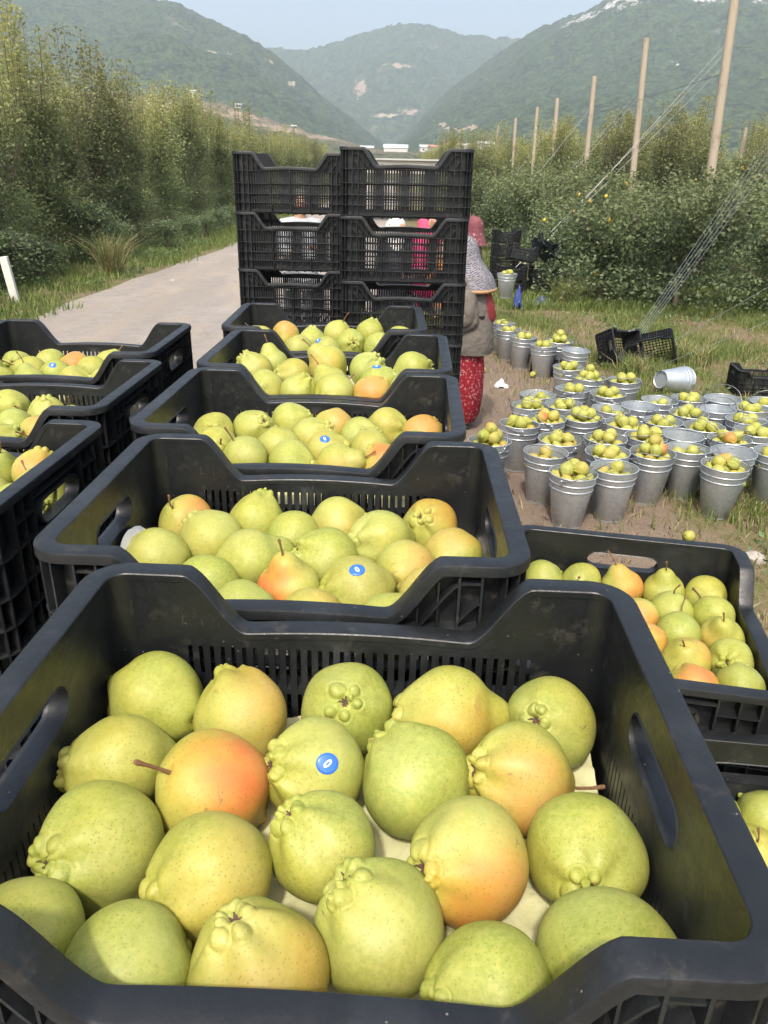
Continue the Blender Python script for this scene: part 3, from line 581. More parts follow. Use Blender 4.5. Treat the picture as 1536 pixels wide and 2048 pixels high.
def tall_tree_meshes(seed, h=4.2, nl=7500, leaf=0.058, mat=None):
    rg = np.random.default_rng(seed)
    tb = MB(); pts = []
    lean = rg.normal(size=2) * 0.06
    def tr(z): return np.array([lean[0] * z, lean[1] * z, z])
    tb.tube([tr(z) for z in (0, .5, 1.2, 2.2, 3.2)], [.055, .045, .038, .026, .012], 7)
    P = []
    nb = 30
    for k in range(nb):
        z0 = 0.45 + 2.4 * (k / nb) + rg.uniform(-.1, .1)
        a = rg.uniform(0, 2*math.pi)
        ln = rg.uniform(0.45, 1.10) * (1.0 - 0.40 * (z0 / 3.0))
        upw = rg.uniform(0.15, 0.9)
        dirv = np.array([math.cos(a), math.sin(a), upw]); dirv /= np.linalg.norm(dirv)
        p0 = tr(z0); p1 = p0 + dirv * ln * .55; p2 = p0 + dirv * ln + np.array([0, 0, .12 * ln])
        if k % 2 == 0: tb.tube([p0, p1, p2], [.016, .011, .005], 5)
        m = int(nl * 0.62 / nb)
        u = rg.random(m) ** 0.8
        base = p0[None] * (1 - u[:, None]) + p2[None] * u[:, None]
        P.append(base + rg.normal(size=(m, 3)) * (0.06 + 0.12 * rg.random((m, 1))))
    ns = 13
    for k in range(ns):
        a = rg.uniform(0, 2*math.pi); rr = rg.uniform(0.05, 0.55)
        z0 = rg.uniform(2.0, 2.7); z1 = h * rg.uniform(0.80, 1.03)
        x0, y0 = rr * math.cos(a), rr * math.sin(a)
        m = int(nl * 0.30 / ns)
        u = rg.random(m)
        q = np.stack([x0 + .12 * math.cos(a) * u, y0 + .12 * math.sin(a) * u, z0 + (z1 - z0) * u], 1)
        sg = (0.20 - 0.13 * u)[:, None]
        P.append(q + rg.normal(size=(m, 3)) * sg * np.array([1, 1, 0.6]))
        tb.tube([(x0 * .3, y0 * .3, z0 - .5), (x0, y0, z0), (x0 + .12 * math.cos(a), y0 + .12 * math.sin(a), z1)], [.014, .010, .003], 5)
    m = int(nl * 0.14); a = rg.uniform(0, 6.283, m); rr = rg.random(m) ** .5 * 0.8
    P.append(np.stack([rr*np.cos(a), rr*np.sin(a), rg.uniform(.15, 1.2, m)], 1))
    P = np.concatenate(P); P = P[P[:, 2] > 0.06]
    return tb.mesh('trunk', M['bark'], 60), leaf_cloud('crown', P, leaf, mat, rg)

def low_tree_meshes(seed, h=1.7, w=1.0, nl=5200, leaf=0.055, mat=None, fruit=0):
    rg = np.random.default_rng(seed); tb = MB(); P = []
    tb.tube([(0, 0, 0), (.02, 0, .35), (0, .03, .8)], [.05, .042, .03], 7)
    nb = 22; tips = []
    for k in range(nb):
        a = rg.uniform(0, 6.283); z0 = rg.uniform(.35, .9); upw = rg.uniform(.0, 1.3)
        dv = np.array([math.cos(a), math.sin(a), upw]); dv /= np.linalg.norm(dv)
        ln = rg.uniform(.6, 1.05) * w
        p0 = np.array([0, 0, z0]); p2 = p0 + dv * ln; p2[2] = min(p2[2], h); p1 = (p0 + p2) / 2 + np.array([0, 0, .08])
        if k % 2 == 0: tb.tube([p0, p1, p2], [.02, .013, .005], 5)
        m = int(nl * .8 / nb); u = rg.random(m) ** .75
        base = p0[None] * (1 - u[:, None]) + p2[None] * u[:, None] + np.array([0, 0, .3]) * (u * (1 - u))[:, None]
        P.append(base + rg.normal(size=(m, 3)) * (.05 + .10 * rg.random((m, 1)))); tips.append(p2)
    for k in range(7):
        a = rg.uniform(0, 6.283); rr = rg.uniform(.1, .7) * w; m = int(nl * .2 / 7); u = rg.random(m)
        q = np.stack([rr*math.cos(a) + 0*u, rr*math.sin(a) + 0*u, .8 + (h * 1.05 - .8) * u], 1)
        P.append(q + rg.normal(size=(m, 3)) * (.13 - .09 * u)[:, None])
    m = int(nl * .22); aa = rg.uniform(0, 6.283, m); rr = rg.random(m) ** .6 * w * .95
    P.append(np.stack([rr*np.cos(aa), rr*np.sin(aa), .12 + .5 * rg.random(m) ** .8], 1))
    P = np.concatenate(P); P = P[P[:, 2] > .08]
    fm = None
    if fruit:
        fb = MB()
        for k in range(fruit):
            c = P[rg.integers(len(P))]; s = rg.uniform(.028, .04)
            vs = [(c[0] + s*x, c[1] + s*y, c[2] + s*1.1*z) for x, y, z in ICO[0]]
            fb.add(vs, ICO[1])
        fm = fb.mesh('fruit', M['yellow_fruit'], 180)
    return tb.mesh('trunk', M['bark'], 60), leaf_cloud('crown', P, leaf, mat, rg), fm

def ico():
    import bmesh
    b = bmesh.new(); bmesh.ops.create_icosphere(b, subdivisions=1, radius=1)
    v = [tuple(x.co) for x in b.verts]; f = [tuple(q.index for q in p.verts) for p in b.faces]; b.free(); return v, f
ICO = ico()

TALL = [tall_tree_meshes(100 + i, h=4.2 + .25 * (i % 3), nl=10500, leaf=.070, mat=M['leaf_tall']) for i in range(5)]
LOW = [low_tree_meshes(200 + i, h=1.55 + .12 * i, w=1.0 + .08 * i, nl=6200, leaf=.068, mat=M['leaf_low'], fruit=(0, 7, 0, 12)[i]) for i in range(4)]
rg = np.random.default_rng(5)
def ordinal(n):
    w = ['first','second','third','fourth','fifth','sixth','seventh','eighth','ninth','tenth','eleventh','twelfth','thirteenth','fourteenth','fifteenth','sixteenth','seventeenth','eighteenth','nineteenth','twentieth']
    if n <= 20: return w[n-1]
    tens = {2:'twenty',3:'thirty',4:'forty',5:'fifty',6:'sixty',7:'seventy',8:'eighty'}
    a, b = divmod(n, 10)
    return {2:'twentieth',3:'thirtieth',4:'fortieth',5:'fiftieth',6:'sixtieth',7:'seventieth',8:'eightieth'}[a] if b == 0 else tens[a] + '-' + w[b-1]

def plant_tree(kind, x, y, s, label, group, v, hz=1.0):
    tm = (TALL if kind == 'tall' else LOW)[v]
    t = empty('pear_tree', (x, y, 0), rg.uniform(0, 6.283), label, 'tree', group)
    t.scale = (s, s, s * hz)
    link('trunk', tm[0], t); link('crown', tm[1], t)
    if len(tm) > 2 and tm[2]: f = link('fruit', tm[2], t); f['kind'] = 'stuff'
    return t
y = 6.6; k = 0
while y < 92:
    k += 1
    plant_tree('tall', -7.15 + rg.uniform(-.2, .2) - (.25 if y < 12 else 0), y, rg.uniform(.9, 1.1), ('tall leafy pear tree beside the road, %s of the left row' % ordinal(k)), 'pear trees in the row left of the road', int(rg.integers(5)), rg.uniform(.82, 1.10))
    y += rg.uniform(1.1, 1.55) * (1 + y / 110)
y = 9; k = 0
while y < 62:
    k += 1
    plant_tree('tall', -10.3 + rg.uniform(-.3, .3), y, rg.uniform(.9, 1.08), 'tall pear tree of the left second row, %s counted away from the camera' % ordinal(k), 'pear trees of the second row on the left', int(rg.integers(5)))
    y += 2.2
SHRUB = [low_tree_meshes(300 + i, h=.75, w=.62, nl=3000, leaf=.06, mat=M['leaf_low']) for i in range(2)]
y = 9.5; k = 0
while y < 40:
    k += 1
    if abs(y - 15.2) > .6:
        t = empty('shrub', (-6.15 + rg.uniform(-.25, .25) + (.35 if y > 20 else 0), y, 0), rg.uniform(0, 6.28), 'low bushy growth between road verge and tall trees, %s counted away from the camera' % ordinal(k), 'shrub', 'low growth under the left trees')
        s_ = rg.uniform(.6, 1.15); t.scale = (s_, s_, s_ * rg.uniform(.7, 1.1))
        link('stem', SHRUB[k % 2][0], t); link('foliage', SHRUB[k % 2][1], t)
    y += rg.uniform(1.0, 2.2)
# low trees to the right of the buckets
lowpos = [(3.5, 13.0), (4.5, 12.3), (6.0, 12.0), (7.6, 11.8), (4.5, 14.3), (5.7, 14.8), (3.3, 15.4), (7.2, 14.2), (8.4, 15), (3.9, 16.6), (5.0, 17.2), (6.4, 16.9), (7.8, 17.3), (9.2, 17),
          (3.4, 19.2), (4.6, 19.6), (5.8, 20.2), (7.2, 19.8), (8.7, 20.4), (3.0, 22.0), (4.2, 22.8), (5.4, 23.4), (2.7, 25), (3.8, 26.4), (5, 27), (7, 24), (9, 23.6), (10.5, 20)]
for k, (x, y) in enumerate(sorted(lowpos, key=lambda p: p[1])):
    plant_tree('low', x, y, rg.uniform(.92, 1.12), 'low bushy pear tree right of the crates, %s counted away from the camera' % ordinal(k + 1), 'low pear trees behind the buckets', k % 4, 1.0 if y < 18 else 1.12)
tallpos = []
big = [(9.4, 27.5), (10.6, 29.5), (8.2, 30.5), (7.0, 33.5), (12.8, 25.5), (14.6, 26.5), (15.5, 29.0), (6.9, 40.0), (4.6, 46.0), (5.2, 50.0), (3.4, 55.0), (7.4, 37.0)]
for k, (x, y) in enumerate(sorted(big)):
    plant_tree('tall', x, y, 1.28, 'broad dense pear tree rising behind the low trees, %s from the left of its kind' % ordinal(k + 1), 'broad pear trees behind the poles', k % 5, .72)
for row, (x0, ya, yb, st) in enumerate(((6.3, 30, 78, 2.6), (9.3, 25, 60, 2.4), (13.0, 24, 55, 2.6), (17.5, 26, 50, 3.0), (3.2, 44, 84, 2.8))):
    yy = ya
    while yy < yb:
        tallpos.append((x0 + rg.uniform(-.4, .4), yy)); yy += st * rg.uniform(.8, 1.2)
for k, (x, y) in enumerate(sorted(tallpos, key=lambda p: p[0] / p[1])):
    plant_tree('tall', x, y, rg.uniform(.82, .98) * (1.0 if x < 8 or x > 12 else 1.05), 'tall yellow-green pear tree behind the wooden poles, %s counting from the left' % ordinal(k + 1), 'tall pear trees behind the poles', int(rg.integers(5)), rg.uniform(.9, 1.05))

# ---------------------------------------------------------------- ground cover
def blades(name, P, h, w, mat, rg, lean=0.45):
    n = len(P); a = rg.uniform(0, 6.283, n); hh = h * rg.uniform(.5, 1.3, n); ww = w * rg.uniform(.6, 1.3, n)
    la = rg.uniform(0, 6.283, n); ll = hh * lean * rg.random(n) * 1.6
    s = np.stack([np.cos(a), np.sin(a), 0*a], 1) * ww[:, None]
    ld = np.stack([np.cos(la) * ll, np.sin(la) * ll, 0*a], 1)
    z = np.stack([0*a, 0*a, hh], 1)
    V = np.stack([P - s, P + s, P + ld * .35 + z * .6 + s * .6, P + ld * .35 + z * .6 - s * .6, P + ld + z * .95], 1).reshape(-1, 3)
    b = (np.arange(n) * 5)[:, None]
    F = np.concatenate([b + np.array([0, 1, 2]), b + np.array([0, 2, 3]), b + np.array([3, 2, 4])], 0)
    return np_mesh(name, V, F, mat)
def scatter(n, x0, x1, y0, y1, keep, rg):
    X = rg.uniform(x0, x1, n); Y = y0 + (y1 - y0) * rg.random(n) ** 1.25
    k = keep(X, Y) > rg.random(n); return np.stack([X[k], Y[k], np.zeros(k.sum())], 1)
rg2 = np.random.default_rng(19)
def keep_right(X, Y):
    n_ = fbm(X, Y, 4, 1.1, 40)
    bare = ((X - 0.9) / 1.35) ** 2 + ((Y - 6.2) / 4.0) ** 2
    edge = np.clip((bare - .55) * 1.6, 0.0, 1) 
    return np.clip((n_ - .36) * 6, 0.05, 1) * np.clip(edge, .04, 1)
tag(link('grass', blades('grass', scatter(120000, 1.2, 9, 3.1, 13.5, keep_right, rg2), .10, .0055, M['grass'], rg2)), 'short rough grass around and beyond the buckets', 'grass', kind='stuff')
tag(link('dry_grass', blades('dry_grass', scatter(45000, .8, 8, 3.0, 12, lambda X, Y: np.clip(keep_right(X, Y) * .6 + .35, 0, 1), rg2), .06, .004, M['dry_grass'], rg2, 1.3)), 'dry straw lying between the grass and the buckets', 'dry grass', kind='stuff')
tag(link('grass', blades('grass', scatter(85000, 1.5, 11, 12, 30, lambda X, Y: np.clip((fbm(X, Y, 4, .6, 41) - .3) * 4, 0, 1), rg2), .14, .010, M['grass'], rg2)), 'longer grass under the low pear trees', 'grass', kind='stuff')
def keep_left(X, Y):
    n_ = fbm(X, Y, 4, .9, 42); e = -4.75 + .45 * np.clip((Y - 12) / 12, 0, 1)
    return np.clip((e - X + (n_ - .5) * 1.2) * 2.5, 0, 1) * np.clip((n_ - .25) * 4, .25, 1)
tag(link('grass', blades('grass', scatter(60000, -8.5, -4.0, 8.5, 45, keep_left, rg2), .12, .010, M['grass'], rg2)), 'green verge grass along the left road edge', 'grass', kind='stuff')
X = rg2.uniform(-7.4, -4.9, 15000); Y = 9 + 32 * rg2.random(15000) ** 1.4
kk = (fbm(X, Y, 3, .7, 50) > .50); Pw = np.stack([X[kk], Y[kk], rg2.uniform(.02, .16, kk.sum())], 1)
tag(link('weeds', leaf_cloud('weeds', Pw, .07, M['weed'], rg2, 1.5)), 'broad leaved weeds on the verge below the trees', 'weeds', kind='stuff')
X = rg2.uniform(1.9, 8, 9000); Y = rg2.uniform(3.3, 16, 9000); kk = (fbm(X, Y, 3, .9, 52) > .57)
tag(link('weeds', leaf_cloud('weeds', np.stack([X[kk], Y[kk], rg2.uniform(.01, .09, kk.sum())], 1), .05, M['weed'], rg2, 1.5)), 'small leafy weeds in the grass right of the buckets', 'weeds', kind='stuff')
# ornamental clumps
def clump(x, y, n, h, rad, label, dry=.5):
    t = empty('grass_clump', (x, y, 0), 0, label, 'grass clump')
    for nm, mt, m in (('green_blades', M['grass'], int(n * (1 - dry))), ('dry_blades', M['dry_grass'], int(n * dry))):
        a = rg2.uniform(0, 6.283, m); r_ = rad * rg2.random(m) ** .7
        P = np.stack([r_ * np.cos(a), r_ * np.sin(a), 0 * a], 1) * .45
        o = link(nm, blades(nm, P, h, .006, mt, rg2, .75), t); o['kind'] = 'stuff'
clump(-5.3, 15.2, 700, .7, .4, 'tall yellowish grass clump at the left edge of the road', .35)
clump(2.85, 12.6, 350, .4, .35, 'tuft of long grass in front of the low trees', .3)
clump(1.55, 8.9, 900, .25, .6, 'heap of dry brown weeds behind the woman in red trousers', .95)
clump(2.6, 8.0, 300, .2, .35, 'tuft of grass beside the broken black crate', .4)
clump(3.4, 8.6, 500, .22, .6, 'tuft of long grass right of the broken black crate', .35)
rs = np.random.default_rng(8)
def stone(x, y, s, label):
    b = MB(); vs = [((q[0] * (1 + rs.uniform(-.25, .25))) * s, (q[1] * (1 + rs.uniform(-.25, .25))) * s * .8, max(-.2, q[2] * (1 + rs.uniform(-.2, .2))) * s * .7) for q in ICO[0]]
    b.add(vs, ICO[1]); o = link('stone', b.mesh('stone', M['stone']), None, (x, y, s * .12), (0, 0, rs.uniform(0, 6))); tag(o, label, 'stone', 'loose stones on the ground')
stone(2.03, 3.72, .075, 'pale stone in the grass just beyond the right crate')
stone(3.35, 8.9, .10, 'flat pale stone in the grass beyond the buckets')
stone(-3.95, 14.4, .07, 'small pale stone lying at the left road edge')

# ---------------------------------------------------------------- trellis poles and wires
poles = [(6.35, 16.4, 6.3, 5.35, .075), (6.33, 21.6, 5.0, 5.0, .07), (6.21, 26.6, 4.7, 4.7, .07), (6.06, 31.3, 4.48, 4.5, .07), (6.15, 36.2, 4.54, 4.5, .07), (6.2, 42.5, 4.5, 4.5, .07), (6.1, 48.5, 4.5, 4.5, .07)]
nm_ = ['tallest and nearest wooden trellis pole at the right, cut by the frame', 'second wooden trellis pole from the right', 'third wooden trellis pole from the right', 'fourth wooden trellis pole, in the middle of the row', 'fifth wooden trellis pole from the right', 'sixth wooden trellis pole, thin and far away', 'farthest thin wooden trellis pole at the left end']
for k, (x, y, h, _, rr) in enumerate(poles):
    b = MB(); lean = (-.25 if k == 0 else -.12 if k == 1 else -.08) * 0
    dx = (-.28, -.22, -.10, -.12, -.08, -.1, -.1)[k]
    b.tube([(0, 0, -.05), (dx * .5, .02, h / 2), (dx, 0, h)], [rr * 1.25, rr * 1.15, rr * 1.02], 12)
    o = link('pole', b.mesh('pole', M['wood'], 50), None, (x, y, 0)); tag(o, nm_[k], 'pole', 'wooden trellis poles in the right orchard')
for (x, y, h, lb) in ((12.4, 30, 3.6, 'thin distant pole between the tall trees at the right edge'), (14.4, 30.5, 3.4, 'thin distant pole at the very right edge')):
    b = MB(); b.tube([(0, 0, -.05), (0, 0, h)], [.07, .06], 10)
    tag(link('pole', b.mesh('pole', M['wood'], 50), None, (x, y, 0)), lb, 'pole', 'wooden trellis poles in the right orchard')
def wire(label, strands, r_=.0045):
    t = empty('wire_rope', strands[0][0], 0, label, 'wire', 'steel wires of the trellis'); o0 = Vector(strands[0][0])
    for (a, b_) in strands:
        m = MB(); a = Vector(a) - o0; b2 = Vector(b_) - o0; pts = []
        for i in range(9):
            u = i / 8; p = a.lerp(b2, u); p.z -= math.sin(math.pi * u) * (b2 - a).length * .004; pts.append(p)
        m.tube(pts, r_, 5); link('strand', m.mesh('strand', M['wire'], 60), t)
A1 = (2.5, 8.4, .0)
wire('fan of steel guy wires anchored behind the buckets, rising to the right', [((A1[0] + i * .035, A1[1] + i * .03, 0), (6.3 + i * .05, 12.6 + i * .06, 3.95 - i * .13)) for i in range(5)], .0028)
wire('two lower guy wires running right from the bucket anchor', [((2.55, 8.2, 0), (7.4, 11.2, 1.9)), ((2.75, 8.1, 0), (8.4, 11.0, 1.55))], .0028)
wire('long guy wires from the nearest pole down to the far crates', [((2.2, 14.2, .35), (6.18, 16.4, 4.1)), ((2.25, 14.1, .35), (6.2, 16.4, 3.9)), ((2.3, 14.3, .3), (6.16, 16.4, 4.25))], .0035)
wire('guy wires from the second pole down to the left', [((2.6, 19.0, .3), (6.2, 21.6, 4.0)), ((2.7, 19.1, .3), (6.2, 21.6, 3.85))], .004)
wire('guy wire from the third pole down to the left', [((2.9, 24.0, .3), (6.15, 26.6, 3.9))], .007)
wire('guy wire from the fourth pole down to the left', [((3.0, 28.6, .3), (6.0, 31.3, 3.8))], .008)
for k in range(4):
    x, y, h = poles[k][:3]; z = 4.15 if k == 0 else h - .75
    wire('horizontal trellis wire leaving the %s pole towards the right' % ordinal(k + 1), [((x - .12, y, z), (x + 9, y + .6, z - .05))], .0045 + .001 * k)
wire('long thin trellis wire linking the poles', [((6.12, 16.4, 3.7), (6.12, 48.5, 3.9))], .006)

b = MB(); b.box(-.055, .055, -.055, .055, -.05, .66); pm = b.mesh('marker_post', M['white_paint'])
mp_ = link('marker_post', pm, None, (-5.62, 11.75, 0), (R(-4), R(-7), .2)); tag(mp_, 'short white marker post leaning beside the left road edge', 'post')
md = mp_.modifiers.new('b', 'BEVEL'); md.width = .012; md.segments = 2

# ---------------------------------------------------------------- harvest crate
HT = 0.245; LX, LY, RC = 0.229, 0.1665, 0.017; NOTCH = 0.060; FL = 0.021
def top_z(x):
    a = abs(x); t = min(1, max(0, (0.160 - a) / 0.052)); s = t*t*(3-2*t); s = 0.62 * s + 0.38 * t
    s = s if 0 < t < 1 else (1.0 if t >= 1 else 0.0)
    arch = 0.004 * max(0, 1 - (a / 0.10) ** 2)
    return HT - NOTCH * s + arch
def panel(mb, xs, zs, solid, topf, y0, y1):
    """slotted plate: grid cells with thickness, open where solid() is False; y0 = inner, y1 = outer"""
    nx, nz = len(xs) - 1, len(zs) - 1
    S = [[solid((xs[i] + xs[i+1]) / 2, (zs[j] + zs[j+1]) / 2) for j in range(nz)] for i in range(nx)]
    idx = {}
    def V(i, j, y):
        k = (i, j, y)
        if k not in idx:
            z = zs[j] if j < nz or topf is None else topf(xs[i])
            idx[k] = len(mb.v); mb.v.append((xs[i], y, z))
        return idx[k]
    def F(*q): mb.f.append(q); mb.m.append(0)
    for i in range(nx):
        for j in range(nz):
            if not S[i][j]: continue
            F(V(i,j,y0), V(i+1,j,y0), V(i+1,j+1,y0), V(i,j+1,y0)) if y0 < y1 else F(V(i,j,y0), V(i,j+1,y0), V(i+1,j+1,y0), V(i+1,j,y0))
            F(V(i,j,y1), V(i,j+1,y1), V(i+1,j+1,y1), V(i+1,j,y1)) if y0 < y1 else F(V(i,j,y1), V(i+1,j,y1), V(i+1,j+1,y1), V(i,j+1,y1))
            if i == 0 or not S[i-1][j]: F(V(i,j,y0), V(i,j+1,y0), V(i,j+1,y1), V(i,j,y1))
            if i == nx-1 or not S[i+1][j]: F(V(i+1,j,y0), V(i+1,j,y1), V(i+1,j+1,y1), V(i+1,j+1,y0))
            if j == 0 or not S[i][j-1]: F(V(i,j,y0), V(i,j,y1), V(i+1,j,y1), V(i+1,j,y0))
            if j == nz-1 or not S[i][j+1]: F(V(i,j+1,y0), V(i+1,j+1,y0), V(i+1,j+1,y1), V(i,j+1,y1))
ROWS = [(.020, .065), (.071, .117), (.123, .169)]
def side_wall_mesh():
    mb = MB(); sl = [(-.163 + k * .0105, -.163 + k * .0105 + .0042) for k in range(32)]
    xs = {-(LX - RC), LX - RC}
    for a, b in sl: xs.add(round(a, 5)); xs.add(round(b, 5))
    for k in range(41): 
        x = round(-.2 + .4 * k / 40, 5)
        if abs(x) > .10 and all(not (a < x < b) for a, b in sl): xs.add(x)
    xs = sorted(xs); zs = [.004] + [z for r_ in ROWS for z in r_] + [.176, .30]
    def solid(x, z):
        if any(a < z < b for a, b in ROWS):
            for a, b in sl:
                if a < x < b: return False
        return True
    panel(mb, xs, zs, solid, top_z, LY, LY + .003)
    # faint moulded ridges on the inner shoulders
    return mb.mesh('side_wall', M['plastic'])
def stadium(hl, hh, n=48):
    out = []
    for k in range(n):
        a = 2 * math.pi * (k + .5) / n; c, s = math.cos(a), math.sin(a)
        if abs(c) * hh > abs(s) * 1e9: pass
        # ray / stadium intersection
        lo, hi = 0, 1
        for _ in range(40):
            m = (lo + hi) / 2; x, z = c * m, s * m
            dx = max(0, abs(x) - (hl - hh)); ins = dx * dx + z * z < hh * hh
            lo, hi = (m, hi) if ins else (lo, m)
        out.append((c * lo, s * lo))
    return out
def end_wall_mesh():
    """built along x, inner face at y = LX, then turned by the caller"""
    mb = MB(); L = LY - RC; hx0, hx1, hz0, hz1, hc = -.063, .063, .170, .214, .192
    sl = [(-.0965 + k * .0085, -.0965 + k * .0085 + .0018) for k in range(24)]
    xs = {-L, L, hx0, hx1}
    for a, b in sl: xs.add(round(a, 5)); xs.add(round(b, 5))
    xs = sorted(xs); rows = [(.022, .075), (.082, .135)]; zs = [.004, .022, .075, .082, .135, hz0, hz1, HT]
    def solid(x, z):
        if any(a < z < b for a, b in rows) and any(a < x < b for a, b in sl): return False
        return not (hz0 < z < hz1 and hx0 < x < hx1)
    panel(mb, xs, zs, solid, None, LX, LX + .003)
    st = stadium(.058, .0165); n = len(st); rc = []
    for (x, z) in st:
        s = min((hx1) / max(abs(x), 1e-9), ((hz1 - hz0) / 2) / max(abs(z), 1e-9)); rc.append((x * s, z * s))
    for y, flip in ((LX, False), (LX + .003, True)):
        vs = [(x, y, hc + z) for x, z in st] + [(x, y, hc + z) for x, z in rc]
        fs = [(k, (k+1) % n, n + (k+1) % n, n + k) for k in range(n)]
        mb.add(vs, [f[::-1] for f in fs] if not flip else fs)
    # deep smooth lip round the hand hole
    st2 = stadium(.0605, .019)
    prof = [(st, LX - .0012), (st, LX + .019), (st2, LX + .0195), (st2, LX + .0032)]
    vs = [(x, y, hc + z) for s_, y in prof for x, z in s_]
    fs = [(r_*n+k, r_*n+(k+1) % n, (r_+1)*n+(k+1) % n, (r_+1)*n+k) for r_ in range(3) for k in range(n)]
    mb.add(vs, fs)
    vs = [(x, LX - .0012, hc + z) for x, z in st] + [(x * 1.03, LX, hc + z * 1.08) for x, z in st]
    mb.add(vs, [(k, n + k, n + (k+1) % n, (k+1) % n) for k in range(n)])
    return mb.mesh('end_wall', M['plastic'], 40)
def corner_mesh():
    mb = MB(); n = 7; cx, cy = LX - RC, LY - RC; vs = []
    for k in range(n):
        a = math.pi / 2 * k / (n - 1); c, s = math.cos(a), math.sin(a)
        for rr in (RC, RC + .003):
            for z in (.004, HT): vs.append((cx + rr * c, cy + rr * s, z))
    fs = []
    for k in range(n - 1):
        b = k * 4; d = b + 4
        fs += [(b, b+1, d+1, d), (b+2, d+2, d+3, b+3), (b+1, b+3, d+3, d+1), (b, d, d+2, b+2)]
    mb.add(vs, fs); return mb.mesh('corner_post', M['plastic'], 60)
def plan_path(z_of=None):
    """closed plan outline of the inner wall: (x, y, nx, ny, z)"""
    out = []
    def arc(cx, cy, a0):
        for k in range(9):
            a = a0 + math.pi / 2 * k / 8; out.append((cx + RC * math.cos(a), cy + RC * math.sin(a), math.cos(a), math.sin(a), HT))
    X, Y = LX - RC, LY - RC
    arc(X, Y, 0)
    N = 96
    for k in range(1, N): x = X - 2 * X * k / N; out.append((x, LY, 0, 1, top_z(x)))
    arc(-X, Y, math.pi / 2)
    for k in range(1, 6): out.append((-LX, Y - 2 * Y * k / 6, -1, 0, HT))
    arc(-X, -Y, math.pi)
    for k in range(1, N): x = -X + 2 * X * k / N; out.append((x, -LY, 0, -1, top_z(x)))
    arc(X, -Y, 1.5 * math.pi)
    for k in range(1, 6): out.append((LX, -Y + 2 * Y * k / 6, 1, 0, HT))
    return out
def sweep(mb, path, prof, follow=True):
    n = len(path); m = len(prof); vs = []
    for i in range(n):
        p = Vector((path[i][0], path[i][1], path[i][4])); nr = Vector((path[i][2], path[i][3], 0))
        q0 = path[i-1]; q1 = path[(i+1) % n]
        t = Vector((q1[0]-q0[0], q1[1]-q0[1], (q1[4]-q0[4]) if follow else 0)).normalized()
        up = nr.cross(t); up = up if up.z > 0 else -up
        for a, b in prof: vs.append(p + nr * a + up * b)
    fs = [(i*m+j, i*m+(j+1) % m, ((i+1) % n)*m+(j+1) % m, ((i+1) % n)*m+j) for i in range(n) for j in range(m)]
    mb.add(vs, fs)
def rim_mesh():
    mb = MB()
    prof = [(-.0010, -.006), (-.0010, -.0002), (-.0002, .0008), (.0015, .0012), (.0185, .0012), (.0203, .0006), (FL, -.0010), (FL, -.0105), (FL - .0020, -.0105), (FL - .0020, -.0015), (.003, -.0018), (.003, -.006)]
    sweep(mb, plan_path(), prof)
    return mb.mesh('rim', M['plastic'], 38)
